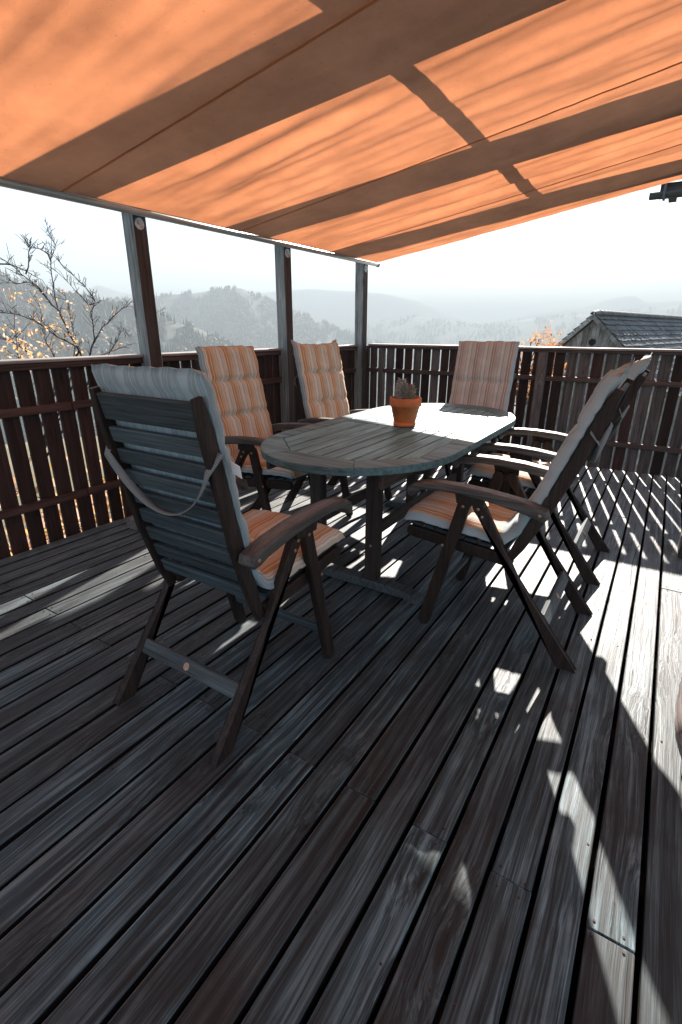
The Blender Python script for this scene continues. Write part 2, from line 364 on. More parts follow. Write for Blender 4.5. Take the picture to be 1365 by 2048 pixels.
def awning_mat():
    m, nt, bs = newmat('orange_awning_cloth')
    tc = N(nt, 'ShaderNodeTexCoord')
    n1 = N(nt, 'ShaderNodeTexNoise', Scale=1.0, Detail=6.0, Roughness=.65); L(nt, vmath(nt, 'MULTIPLY', tc.outputs['Object'], (2.2, 2.2, 1)), n1.inputs['Vector'])
    n2 = N(nt, 'ShaderNodeTexNoise', Scale=160.0, Detail=3.0); L(nt, tc.outputs['Object'], n2.inputs['Vector'])
    n3 = N(nt, 'ShaderNodeTexNoise', Scale=70.0, Detail=2.0); L(nt, tc.outputs['Object'], n3.inputs['Vector'])
    a = ramp(nt, n1.outputs[0], [(.3, (.74, .74, .74)), (.7, (1.14, 1.14, 1.14))])
    b = ramp(nt, n2.outputs[0], [(.35, (.96, .96, .96)), (.65, (1.03, 1.03, 1.03))])
    d = ramp(nt, n3.outputs[0], [(.24, (.7, .66, .64)), (.31, (1, 1, 1))])
    t = mix(nt, 1.0, mix(nt, 1.0, mix(nt, 1.0, (.55, .20, .086), a.outputs[0], 'MULTIPLY'), b.outputs[0], 'MULTIPLY'), d.outputs[0], 'MULTIPLY')
    tr = N(nt, 'ShaderNodeBsdfTranslucent'); L(nt, t, tr.inputs['Color'])
    df = N(nt, 'ShaderNodeBsdfDiffuse'); L(nt, mix(nt, 1.0, mix(nt, 1.0, (.56, .40, .35), a.outputs[0], 'MULTIPLY'), d.outputs[0], 'MULTIPLY'), df.inputs['Color'])
    bp = N(nt, 'ShaderNodeBump', Strength=.12, Distance=.004); L(nt, n2.outputs[0], bp.inputs['Height'])
    L(nt, bp.outputs[0], tr.inputs['Normal']); L(nt, bp.outputs[0], df.inputs['Normal'])
    mx = N(nt, 'ShaderNodeMixShader'); mx.inputs[0].default_value = .52
    L(nt, df.outputs[0], mx.inputs[1]); L(nt, tr.outputs[0], mx.inputs[2])
    L(nt, mx.outputs[0], nt.nodes['Material Output'].inputs['Surface'])
    nt.nodes.remove(bs)
    return m
M['awning'] = awning_mat()
M['awning_seam'] = plain('awning_seam_tape', (.50, .19, .09), .8, .2, 0, .1, 20)

def hill_mat(name, cols):
    m, nt, bs = newmat(name)
    geo = N(nt, 'ShaderNodeNewGeometry')
    n = N(nt, 'ShaderNodeTexNoise', Scale=.012, Detail=9.0, Roughness=.7); L(nt, geo.outputs['Position'], n.inputs['Vector'])
    r = ramp(nt, n.outputs[0], [(.35, cols[0]), (.5, cols[1]), (.62, cols[2])])
    L(nt, r.outputs[0], bs.inputs['Base Color']); bs.inputs['Roughness'].default_value = .95; bs.inputs['Specular IOR Level'].default_value = .1
    return m
M['hill'] = hill_mat('wooded_hillside', ((.03, .04, .03), (.07, .08, .06), (.15, .14, .11)))
M['ground'] = hill_mat('autumn_meadow', ((.07, .08, .04), (.13, .12, .07), (.2, .16, .11)))
M['conifer'] = leaf_mat('conifer_green', [(.02, .03, .022), (.03, .045, .03), (.045, .055, .035)])
M['broadleaf'] = leaf_mat('bare_autumn_wood', [(.10, .09, .07), (.15, .12, .09), (.18, .16, .13), (.08, .08, .06)])

# ------------------------------------------------------------------ far setting: ground, hills, woods
def heightfield(name, rs, azs, zf, mat):
    verts, faces = [], []
    for r in rs:
        for a in azs: verts.append((r*math.sin(a), r*math.cos(a), zf(r, a)))
    n = len(azs)
    for i in range(len(rs)-1):
        for k in range(n-1): faces.append((i*n+k, i*n+k+1, (i+1)*n+k+1, (i+1)*n+k))
    return obj(name, mesh_from(verts, faces, True), mat)
def ground_z(r, a=0):
    if r < 14: return -3.6
    t = min(1, (r-14)/420); t = t*t*(3-2*t)*.55 + t*.45
    return -3.6 - 92*t
rs = [0.0, 4, 8, 14, 20, 30, 45, 65, 90, 130, 180, 240, 310, 380, 440, 700, 1200, 2000, 3200, 5200]
g = heightfield('ground', rs, [2*math.pi*k/72 for k in range(73)], ground_z, M['ground']); tag(g, kind='structure')
def interp(tab, x):
    if x <= tab[0][0]: return tab[0][1]
    for (x0, y0), (x1, y1) in zip(tab, tab[1:]):
        if x <= x1:
            t = (x-x0)/(x1-x0); t = t*t*(3-2*t)*.5+t*.5; return y0+(y1-y0)*t
    return tab[-1][1]
def hill(dist, tab, front, back, seed, base=-97, rough=.05):
    a0, a1 = tab[0][0], tab[-1][0]; na = int((a1-a0)/.35)+2
    azs = [a0+(a1-a0)*k/(na-1) for k in range(na)]
    ss = [-1+2*k/36 for k in range(37)]
    def zf(a, s):
        hh = H + dist*math.tan(R(interp(tab, a))) - base
        q = abs(s); prof = (1-q)**1.15 if s < 0 else (1-q)**1.3
        nz = fbm(a*.16+seed, s*2.2+seed, 0, 5)*rough*dist*.22*min(1, q*3.2)*(1-q)
        return base + hh*prof + nz + fbm(a*1.6+seed, s*6, 3, 3)*rough*dist*.012
    verts, faces = [], []
    for s in ss:
        for a in azs:
            d = dist + (s*front if s < 0 else s*back)
            verts.append((d*math.sin(R(a)), d*math.cos(R(a)), zf(a, s)))
    n = len(azs)
    for i in range(len(ss)-1):
        for k in range(n-1): faces.append((i*n+k, i*n+k+1, (i+1)*n+k+1, (i+1)*n+k))
    o = obj('hill', mesh_from(verts, faces, True), M['hill']); tag(o, kind='structure')
    def surf(a, s):
        d = dist + (s*front if s < 0 else s*back); return Vector((d*math.sin(R(a)), d*math.cos(R(a)), zf(a, s)))
    return surf, a0, a1
h1 = hill(560, [(-100, 7), (-84, 6.4), (-72, 5.6), (-64.4, 4.55), (-62.3, 3.6), (-59.6, 2.85), (-54, 2.0), (-48, .2), (-42, -3.0), (-36, -7)], 300, 300, 1.3, rough=.06)
h2 = hill(1050, [(-66, .5), (-60, 1.6), (-55, 2.7), (-51.5, 3.1), (-47.6, 3.45), (-45.1, 3.9), (-43, 3.98), (-41, 3.3), (-39, 2.4), (-36.9, 1.65), (-34.2, .65), (-31.5, -.35), (-29.3, -1.1), (-25, -2.6), (-20, -4.8)], 420, 420, 5.1, rough=.05)
h3 = hill(1750, [(-40, -1.2), (-34, -.4), (-29.6, .42), (-27.2, 1.02), (-24.5, 1.33), (-22.4, 1.13), (-19.8, .7), (-17.7, .46), (-13.8, .92), (-11, 1.28), (-8.7, 1.46), (-4, 1.75), (.1, 2.1), (8, 2.8), (16, 2.2), (30, 2.6), (45, 1.5)], 600, 500, 9.7, rough=.035)
h4 = hill(2600, [(-80, 1.2), (-66, 2.2), (-60, 2.6), (-58.7, 2.98), (-56.6, 3.92), (-54.3, 3.3), (-50, 2.6), (-44, 3.3), (-37.9, 3.85), (-35.7, 4.0), (-31.5, 3.8), (-28.3, 3.6), (-24.6, 2.9), (-20.9, 1.4), (-18.2, .6), (-15.7, .85), (-12, 1.7), (-7.9, 2.15), (-5.5, 2.85), (-4, 3.05), (-2.5, 2.4), (0, 2.5), (6, 3.2), (14, 2.4), (30, 3.0), (46, 2.0)], 700, 600, 14.2, rough=.02)
def wood_mass(name, label, jobs, mat, slim):
    rnd = random.Random(len(name)); verts, faces = [], []
    for (surf, a0, a1), n, lo, hi, amin, amax in jobs:
        for _ in range(n):
            a = rnd.uniform(max(a0, amin), min(a1, amax)); s = rnd.choice((rnd.uniform(-1, .0), rnd.uniform(-.5, .06)))
            if fbm(a*.5+len(name)*7, s*6, 2, 2) < (-.05 if slim else .02): continue
            p = surf(a, s); hgt = rnd.uniform(lo, hi); w = hgt*(rnd.uniform(.16, .24) if slim else rnd.uniform(.32, .5))
            b = len(verts)
            if slim:
                for k in range(5): verts.append(p + Vector((w*math.cos(k*1.2566), w*math.sin(k*1.2566), -.5)))
                verts.append(p+Vector((0, 0, hgt)))
                for k in range(5): faces.append((b+k, b+(k+1) % 5, b+5))
            else:
                for zz, q in ((.1, .55), (.55, 1.0), (.85, .6)):
                    for k in range(5): verts.append(p + Vector((w*q*math.cos(k*1.2566+zz*2)*rnd.uniform(.7, 1.2), w*q*math.sin(k*1.2566+zz*2)*rnd.uniform(.7, 1.2), hgt*.75*zz)))
                verts.append(p+Vector((0, 0, hgt*.78)))
                for i in range(2):
                    for k in range(5): faces.append((b+i*5+k, b+i*5+(k+1) % 5, b+i*5+5+(k+1) % 5, b+i*5+5+k))
                for k in range(5): faces.append((b+10+k, b+10+(k+1) % 5, b+15))
    o = obj(name, mesh_from(verts, faces), mat); tag(o, label, 'wood', kind='stuff')
wood_mass('conifer_wood', 'hazy conifer wood covering the hills beyond the fence', [(h1, 5200, 6, 10, -72, -40), (h2, 6500, 6, 10, -56, -24), (h3, 4500, 7, 11, -34, 6)], M['conifer'], True)
wood_mass('leafless_wood', 'hazy pale leafless wood in patches on the hills', [(h1, 3800, 6, 9, -72, -40), (h2, 4200, 6, 9, -56, -24)], M['broadleaf'], False)

# ------------------------------------------------------------------ deck
PIT = .1076; X0 = .184; GAP = .0128
XL = -3.06; YF = 5.26; Y0 = -1.2
deck = empty('deck', (0, 0, 0)); tag(deck, kind='structure')
box('gap_shade', XL-.1, 1.75, Y0-.1, YF+.1, -.34, -.16, M['gap_shade'], deck, .01)  # dark slab added below so no light leaks through the gaps
for k in range(13):
    y = -.9 + .5*k
    box('joist', XL-.05, 1.7, y-.03, y+.03, -.15, -.0285, M['gap_shade'], deck, .003)  # joists take the same dark colour, as painted shade under the gaps
rnd = random.Random(11)
def plank(i, ya, yb):
    x1 = X0 - PIT*i - GAP/2 + rnd.uniform(-.0012, .0012); x0 = X0 - PIT*(i+1) + GAP/2 + rnd.uniform(-.0012, .0012)
    me = box_me(x1-x0, yb-ya, .027, .0025, 1); me.materials.append(M['deck']); me.materials.append(M['gap_shade'])
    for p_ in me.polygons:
        if abs(p_.normal.x) > .9: p_.material_index = 1          # flanks coloured dark, painting the black shade of the gaps
    o = obj('plank', me, None, deck, ((x0+x1)/2, (ya+yb)/2, -.0135 + rnd.uniform(-.0012, .0012)))
    o.rotation_euler = (0, rnd.uniform(-.006, .006), 0)
screw_v, screw_f = [], []
def screw(x, y):
    b = len(screw_v); r = .0030
    for k in range(8): screw_v.append((x+r*math.cos(k*.785), y+r*math.sin(k*.785), .0025))
    for k in range(8): screw_v.append((x+r*math.cos(k*.785), y+r*math.sin(k*.785), -.004))
    screw_f.append(tuple(b+k for k in range(8)))
    for k in range(8): screw_f.append((b+k, b+8+k, b+8+(k+1) % 8, b+(k+1) % 8))
for i in range(-13, 30):
    xc = X0 - PIT*(i+.5)
    j = .90 - .033*(xc-.1)                       # the line of butt joints over one joist, slightly askew
    if i % 2 == 0: cuts = [Y0, j, j+2.95, YF]
    else: cuts = [Y0, j-1.2 if i % 4 == 1 else j-1.0, j+2.42 if i % 4 == 1 else j+1.9, YF]
    for a, b in zip(cuts, cuts[1:]):
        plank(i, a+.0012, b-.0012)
        for yy in [a+.022, b-.022] + [y for y in [-.9+.5*k for k in range(13)] if a+.2 < y < b-.2]:
            for s in (-1, 1):
                if yy in (a+.022, b-.022) or rnd.random() < .3: screw(xc+s*.030+rnd.uniform(-.008, .008), yy+rnd.uniform(-.012, .012))
so = obj('screw_heads', mesh_from(screw_v, screw_f), M['rust'], deck); so['kind'] = 'stuff'

# ------------------------------------------------------------------ fences
def picket_me(w, h, t): return box_me(w, t, h, .003)
fence = empty('picket_fence', (XL, 2, 0)); tag(fence, 'dark brown board fence on the left, bare tree behind its sunlit rail', 'fence', 'board fences round the deck')
rnd = random.Random(3)
y = -1.18
while y < YF-.03:
    w = .0905 + rnd.uniform(-.005, .005)
    o = obj('board', box_me(.02, w, 1.19, .0025), M['fence'], fence, (-.012-rnd.uniform(0, .003), y+w/2-2, .467+rnd.uniform(-.004, .004)))
    o.rotation_euler = (rnd.uniform(-.004, .004), 0, rnd.uniform(-.02, .02)); y += w + .0175 + rnd.uniform(-.005, .005)
segs = [(Y0, 1.70), (1.705, 2.248), (2.352, 3.733), (3.837, 5.098)]
for a, b in segs:
    for z0, z1 in ((.232, .277), (.786, .832)):
        box('rail', .001, .036, a-2, b-2, z0+rnd.uniform(-.003, .003), z1, M['rail_y'], fence, .004)
box('top_rail', .001, .036, Y0-2, 2.248-2, 1.03, 1.068, M['rail_y'], fence, .004)
for a, b in segs[2:]: box('top_rail', .001, .036, a-2, b-2, 1.03, 1.068, M['rail_y'], fence, .004)
box('cap', -.07, .048, Y0-2, 2.246-2, 1.0685, 1.088, M['cap_y'], fence, .004)
for a, b in segs[2:]: box('cap', -.07, .048, a-2, b-2, 1.0685, 1.088, M['cap_y'], fence, .004)

fence2 = empty('picket_fence', (0, YF, 0)); tag(fence2, 'brown board fence at the far end, below the hills and the barn roof', 'fence', 'board fences round the deck')
x = XL+.02
while x < 1.7:
    w = .0905 + rnd.uniform(-.006, .005)
    mt = M['fence'] if rnd.random() < .45 else M['fence_grey']
    o = obj('board', box_me(w, .02, 1.19, .0025), mt, fence2, (x+w/2, .014+rnd.uniform(0, .003), .478+rnd.uniform(-.005, .005)))
    o.rotation_euler = (0, rnd.uniform(-.005, .005), rnd.uniform(-.02, .02)); x += w + .0165 + rnd.uniform(-.005, .007)
for a, b in ((XL+.12, -2.80), (-2.745, -1.07), (-.98, .72), (.81, 1.7)):
    for z0, z1 in ((.222, .27), (.788, .834)):
        box('rail', a, b, -.036, -.001, z0+rnd.uniform(-.003, .003), z1, M['rail_x'], fence2, .004)
for a, b in ((-2.80, -2.745), (-1.068, -.982), (.722, .808)):
    box('fence_post', a, b, -.05, -.001, -.12, 1.05, M['fence_grey'], fence2, .005)
box('top_rail', XL+.12, 1.7, -.036, -.001, 1.0505, 1.078, M['rail_x'], fence2, .004)
box('cap', XL+.12, 1.7, -.052, .07, 1.0785, 1.098, M['cap_x'], fence2, .004)

# ------------------------------------------------------------------ pergola frame above the awning
AZ0, AM, AX = 1.93, .165, -2.9
def aw_z(x): return AZ0 + AM*(x-AX)
perg = empty('pergola', (-3.0, 3.785, 0)); tag(perg, 'grey weathered timber posts and roof beams carrying the awning', 'pergola')
def rot_box(name, c, size, ry, mat, parent, b=.006):
    o = obj(name, box_me(*size, b, 2), mat, parent, c); o.rotation_euler = (0, ry, 0); return o
for py in (2.25, 3.735, 5.10):
    me = box_me(.106, .10, 2.62, .006, 2); me.materials.append(M['post_brown']); me.materials.append(M['post_grey'])
    for p in me.polygons:
        if p.normal.y < -.6: p.material_index = 1
    o = obj('post', me, None, perg, (-3.006+3.0, py+.05-3.785, 2.21-.12-1.31))
    pl = obj('washer_plate', lathe_me([(.0, 0), (.034, 0), (.034, .004), (.030, .006), (.0, .006)], 28, False, False, False), M['steel'], o)
    pl.rotation_euler = (0, R(90), 0); pl.location = (.0535, -.006, 1.865-.78)
    bt = obj('bolt', lathe_me([(.0, 0), (.011, 0), (.011, .009), (.0, .009)], 6, False, False, False), M['steel'], o)
    bt.rotation_euler = (0, R(90), 0); bt.location = (.0595, -.012, 1.872-.78)
    bt2 = obj('bolt', lathe_me([(.0, 0), (.006, 0), (.006, .006), (.0, .006)], 6, False, False, False), M['steel'], o)
    bt2.rotation_euler = (0, R(90), 0); bt2.location = (.0595, .012, 1.854-.78)
RS = .093                                          # roof beams fall a little less than the cloth
def beam_z(x): return aw_z(-2.85)+.20 + RS*(x+2.85)
for yc in (-.67, .815, 2.30, 3.785, 5.15):
    L_ = 4.7; xm = -3.2+L_/2; th = math.atan(RS)
    rot_box('rafter', (xm+3.0, yc-3.785, beam_z(xm)+.10), (L_/math.cos(th), .12, .196), -th, M['tb_bar'], perg)
o = box('wall_plate', -.07, .05, -1.2-3.785, 5.35-3.785, 1.975, beam_z(-3.0)-.006, M['tb_bar'], perg, .006)
xb = -1.25; zb = aw_z(xb)+.32
box('purlin', xb-.034+3.0, xb+.034+3.0, -1.2-3.785, 5.4-3.785, zb-.035, zb+.045, M['tb_bar'], perg, .004)

# ------------------------------------------------------------------ awning
rf_ = random.Random(77)
FOLDS = [(rf_.uniform(-.6, 5.2), rf_.uniform(-.10, .10), rf_.uniform(.025, .06), rf_.choice((-1, 1))*rf_.uniform(.004, .010), rf_.uniform(0, 3.5), rf_.uniform(.6, 1.8)) for _ in range(46)]
def folds(u, y):
    z = 0
    for y0, sl_, w, a, uc, ur in FOLDS:
        d = (y-y0-sl_*u)/w
        if abs(d) < 3: z += a*math.exp(-d*d)*math.exp(-((u-uc)/ur)**2)
    return z
awn = empty('awning', (AX, 5.25, AZ0)); tag(awn, 'large orange fabric awning stretched overhead, backlit with beam shadows', 'awning')
seams = [5.25, 4.33, 3.11, 1.77, .46, -.85]
ASL = math.sqrt(1+AM*AM)
for pi in range(5):
    ya, yb = seams[pi+1], seams[pi]
    nx, ny = 150, 64; verts, faces = [], []
    for i in range(nx+1):
        for k in range(ny+1):
            x = AX + (4.55)*i/nx; yv = ya + (yb-ya)*k/ny
            u = x-AX; edge = min(k, ny-k)/ny
            z = AM*u - .012*math.sin(math.pi*min(1, u/4.5))
            # long tension folds that run up the slope, deepest between the seams, and fine cross creases
            z += .006*fbm(u*.8+5, yv*9, 3, 3)*min(1, u*2) + (.028)*fbm(u*.45+2, yv*3.2, 0, 3)*min(1, u*2)*min(1, edge*6+.15)
            z += .0042*fbm(u*5+yv*9, yv*16-u*3.0, 5, 3)*(.5+fbm(u*.8+3,yv*1.1,2,2))*min(1, u*2)
            z += .0016*fbm(u*18, yv*5, 9, 2)
            z += folds(u, yv)*min(1, u*3)*min(1, edge*10)
            if k == 0 or k == ny: z -= .003
            verts.append((u, yv-5.25, z))
    for i in range(nx):
        for k in range(ny): a = i*(ny+1)+k; faces.append((a, a+ny+1, a+ny+2, a+1))
    obj('fabric_panel', mesh_from(verts, faces, True), M['awning'], awn)
    # overlapped, stitched seam strip
    if pi < 4:
        verts, faces = [], []
        for i in range(nx+1):
            u = 4.55*i/nx; z = AM*u - .012*math.sin(math.pi*min(1, u/4.5)) - .0065 + .0016*fbm(u*18, ya*5, 9, 2)
            verts += [(u, ya-5.25-.006, z), (u, ya-5.25+.006, z), (u, ya-5.25-.006, z+.0022), (u, ya-5.25+.006, z+.0022)]
        for i in range(nx):
            a = i*4
            faces += [(a, a+1, a+5, a+4), (a+2, a+6, a+7, a+3), (a, a+4, a+6, a+2), (a+1, a+3, a+7, a+5)]
        obj('seam', mesh_from(verts, faces, True), M['awning_seam'], awn)
v, f = tube_data([(.006, -6.2, -.012), (.006, .05, -.012)], .021, 14); obj('front_bar', mesh_from(v, f, True), M['bar'], awn)
v, f = tube_data([(.006, .05, -.012), (.006, .062, -.012)], .025, 14); obj('end_cap', mesh_from(v, f), M['bar'], awn)

# ------------------------------------------------------------------ table
TC = Vector((-1.20, 2.58, 0)); TZ = .735; TW, TE, TS = .48, .55, .47
table = empty('garden_table', TC); tag(table, 'long oval slatted wooden table with the terracotta pot on it', 'table')
def outline(off, n=40, sgn=1):
    """near half outline, x from -w to w, y negative; off shrinks it"""
    w, e = TW-off, TE-off; pts = [(-w, -.0)]
    for k in range(n+1):
        t = math.pi - math.pi*k/n; pts.append((w*math.cos(t), -TS-e*math.sin(t)))
    pts.append((w, -.0)); return pts
def inner(x):
    """distance from the middle to the slat end at x (chamfered inner field)"""
    ax = abs(x); y = TS+TE-.17
    return min(y, y - (ax-.17)*1.0)
IW = .375
for sg in (1, -1):
    # frame: side boards, mitred corner boards and an end board round the slat field
    def oc(t): return (TW*math.cos(t), -TS-TE*math.sin(t))
    t1, t2 = .36, 1.08; ic, ie = inner(IW), inner(0)
    arc = lambda a, b, n_: [oc(a+(b-a)*k/n_) for k in range(n_+1)]
    g_ = .0008
    polys = [[(TW, -.0015)] + arc(0, t1-g_, 8) + [(IW, -ic+g_), (IW, -.0015)],
             arc(t1+g_, t2-g_, 14) + [(.17, -ie), (IW, -ic)],
             arc(t2+g_, math.pi-t2-g_, 18) + [(-.17, -ie), (.17, -ie)]]
    polys += [[(-q[0], q[1]) for q in polys[1]], [(-q[0], q[1]) for q in polys[0]]]
    for clean in polys:
        bm = bmesh.new()
        vt = [bm.verts.new((q[0], q[1]*sg, 0)) for q in clean]; vb = [bm.verts.new((q[0], q[1]*sg, -.034)) for q in clean]
        bm.faces.new(vt); bm.faces.new(vb[::-1]); m_ = len(clean)
        for k in range(m_): bm.faces.new((vt[k], vb[k], vb[(k+1) % m_], vt[(k+1) % m_]))
        bmesh.ops.recalc_face_normals(bm, faces=bm.faces)
        ed = [e for e in bm.edges if abs(e.verts[0].co.z-e.verts[1].co.z) < 1e-5]
        bmesh.ops.bevel(bm, geom=ed, offset=.004, segments=2, affect='EDGES', profile=.5, clamp_overlap=True)
        obj('frame_board', bm_mesh(bm), M['tb_frame'], table, (0, 0, TZ))
    box('cross_board', -IW+.001, IW-.001, *(sorted((-.0445*sg, -.0025*sg))), TZ-.033, TZ-.0005, M['tb_frame'], table, .003)
    ns = 10; sw = 2*IW/ns
    for k in range(ns):
        xa = -IW + sw*k + .0042; xb_ = -IW + sw*(k+1) - .0042
        ya_, yb_ = inner(xa)-.003, inner(xb_)-.003
        pts = [(xa, -.049), (xb_, -.049), (xb_, -yb_), (xa, -ya_)]
        if xa < -.17 < xb_: pts = [(xa, -.049), (xb_, -.049), (xb_, -yb_), (-.17, -inner(0)+.003), (xa, -ya_)]
        if xa < .17 < xb_: pts = [(xa, -.049), (xb_, -.049), (xb_, -yb_), (.17, -inner(0)+.003), (xa, -ya_)]
        bm = bmesh.new(); vt = [bm.verts.new((q[0], q[1]*sg, 0)) for q in pts]; vb = [bm.verts.new((q[0], q[1]*sg, -.030)) for q in pts]
        bm.faces.new(vt); bm.faces.new(vb[::-1])
        for q in range(len(pts)): bm.faces.new((vt[q], vb[q], vb[(q+1) % len(pts)], vt[(q+1) % len(pts)]))
        bmesh.ops.recalc_face_normals(bm, faces=bm.faces)
        bmesh.ops.bevel(bm, geom=[e for e in bm.edges], offset=.0025, segments=1, affect='EDGES', clamp_overlap=True)
        obj('slat', bm_mesh(bm), M['tb_slat'], table, (0, 0, TZ-.0015))
    # trestle at this end
    yl = -.59*sg
    for lx in (-.20, .13):
        lg = box('leg', lx-.034, lx+.034, yl-.029, yl+.029, .058, TZ-.036, M['tb_leg'], table, .005, 2)
        bt = obj('bolt', lathe_me([(.0, 0), (.007, 0), (.005, .004), (.0, .004)], 10, False, False, False), M['steel'], lg, (0, -.029*sg, -.13), (R(90)*sg, 0, 0))
    pts = [(-.40, .0), (-.34, 0), (-.32, .012), (.32, .012), (.34, 0), (.40, 0), (.405, .02), (.36, .045), (.25, .0575), (-.25, .0575), (-.36, .045), (-.405, .02)]
    ft = obj('foot_bar', prism_me(pts, -.034, .034, .005), M['ch_stretch'], table, (0, yl, 0), (0, 0, R(90)))
    box('top_bar', -.40, .40, yl+.032, yl+.075, TZ-.10, TZ-.038, M['tb_leg'], table, .005)
    box('extension_block', -.33, -.27, yl+.10*sg-.03, yl+.10*sg+.03, TZ-.085, TZ-.038, M['tb_leg'], table, .005)
for lx in (-.20, .13):
    box('stretcher', lx-.011, lx+.011, -.545, .545, .285, .350, M['tb_bar'], table, .004)
for lx in (-.30, .30):
    box('apron', lx-.011, lx+.011, -.86, .86, TZ-.105, TZ-.037, M['tb_bar'], table, .004)

# ------------------------------------------------------------------ chairs
def back_pt(s, rec):
    """side view of the back: s metres up from its lower end, leaned by rec radians more"""
    p0 = Vector((.262, .365)); piv = Vector((.185, .62))
    pts = [(0, p0), (.27, piv), (.27+.485, Vector((.085, 1.09)))]
    if s <= .27: p = p0.lerp(piv, s/.27)
    else: p = piv.lerp(pts[2][1], (s-.27)/.485)
    c, sn = math.cos(rec), math.sin(rec); q = p-piv
    return Vector((piv.x + q.x*c - q.y*sn, piv.y + q.x*sn + q.y*c))
def bolt(parent, x, y, z, sx, mat=None):
    o = obj('bolt', BOLT, None, parent, (x, y, z)); o.rotation_euler = (0, R(90)*sx, 0)
BOLT = lathe_me([(.0, 0), (.0065, 0), (.0062, .002), (.003, .003), (.0, .0028)], 12, False, False, False); BOLT.materials.append(M['brass'])
def make_chair(label, loc, rz, rec):
    t = empty('folding_armchair', loc, rz); tag(t, label, 'chair', 'folding armchairs round the table')
    for s in (-1, 1):
        # back stile, a slightly bowed flat bar
        fr, bk = [], []
        for k in range(9):
            q = k/8*.755; a = back_pt(max(0, q-.02), rec); b = back_pt(min(.755, q+.02), rec); d = (b-a).normalized(); nn = Vector((-d.y, d.x)); p = back_pt(q, rec)
            w = .023 if 0 < k < 8 else .013
            fr.append(p-nn*w); bk.append(p+nn*w)
        x0, x1 = sorted((s*.202, s*.226))
        obj('back_stile', prism_me([tuple(v) for v in fr+bk[::-1]], x0, x1, .005), M['ch_leg'], t)
        x0, x1 = sorted((s*.2270, s*.256))
        obj('front_leg', prism_me(bar_pts((.485, .597), (.622, .024), .052), x0, x1, .005), M['ch_leg'], t)
        obj('rear_leg', prism_me(bar_pts((.425, .597), (.018, .004), .052, 6, True, False)[:-2]+[(.049, .0), (-.012, .0)], x0, x1, .005), M['ch_leg'], t)
        # arm: bowed, hooked at the front
        up_ = [(.172, .636), (.20, .646), (.26, .660), (.38, .675), (.50, .682), (.60, .680), (.68, .668), (.715, .648), (.722, .625), (.716, .604)]
        lo_ = [(.700, .604), (.692, .622), (.66, .638), (.58, .648), (.48, .646), (.36, .634), (.24, .612), (.20, .598), (.176, .595), (.163, .610)]
        x0, x1 = sorted((s*.229, s*.292))
        obj('arm', prism_me(up_+lo_, x0, x1, .009, 3), M['ch_arm'], t)
        x0, x1 = sorted((s*.2285, s*.2515))
        obj('arm_bracket', prism_me([(.40, .604), (.51, .604), (.52, .648), (.40, .642)], s*.2575, s*.272, .002), M['ch_leg'], t)
        x0, x1 = sorted((s*.201, s*.2255))
        obj('seat_rail', prism_me(bar_pts((.30, .385), (.715, .425), .05), x0, x1, .005), M['ch_leg'], t)
        for (by, bz) in ((.487, .590), (.425, .590), (.407, .560), (.560, .375+.03)): bolt(t, s*.2562, by, bz, s)
        bolt(t, s*.2922, .192, .620, s)
    # back slats
    ss = [(.662, .742)] + [(.662-.024-k*.0725-.0485, .662-.024-k*.0725) for k in range(8)]
    for a, b in ss:
        pa, pb = back_pt(a, rec), back_pt(b, rec); c = (pa+pb)/2; d = (pb-pa)
        o = obj('back_slat', box_me(.402, .018, d.length, .004, 2), M['ch_slat'], t, (0, c.x, c.y)); o.rotation_euler = (math.atan2(-d.x, d.y), 0, 0)
    for k in range(7):
        q = .335 + k*.062
        o = obj('seat_slat', box_me(.40, .048, .016, .003), M['ch_slat'], t, (0, q, .413+(q-.30)*.096)); o.rotation_euler = (math.atan(.096), 0, 0)
    fs = obj('front_stretcher', box_me(.455, .022, .036, .004), M['ch_stretch'], t, (0, .596, .14)); fs.rotation_euler = (R(13), 0, 0)
    rs_ = obj('rear_stretcher', box_me(.455, .022, .052, .004), M['ch_stretch'], t, (0, .128, .17)); rs_.rotation_euler = (R(-34), 0, 0)
    pg = obj('plug', lathe_me([(.0, 0), (.013, 0), (.013, .0015), (.0, .0015)], 20, False, False, False), M['brass'], rs_, (0, -.0115, 0), (R(90), 0, 0))
    return t

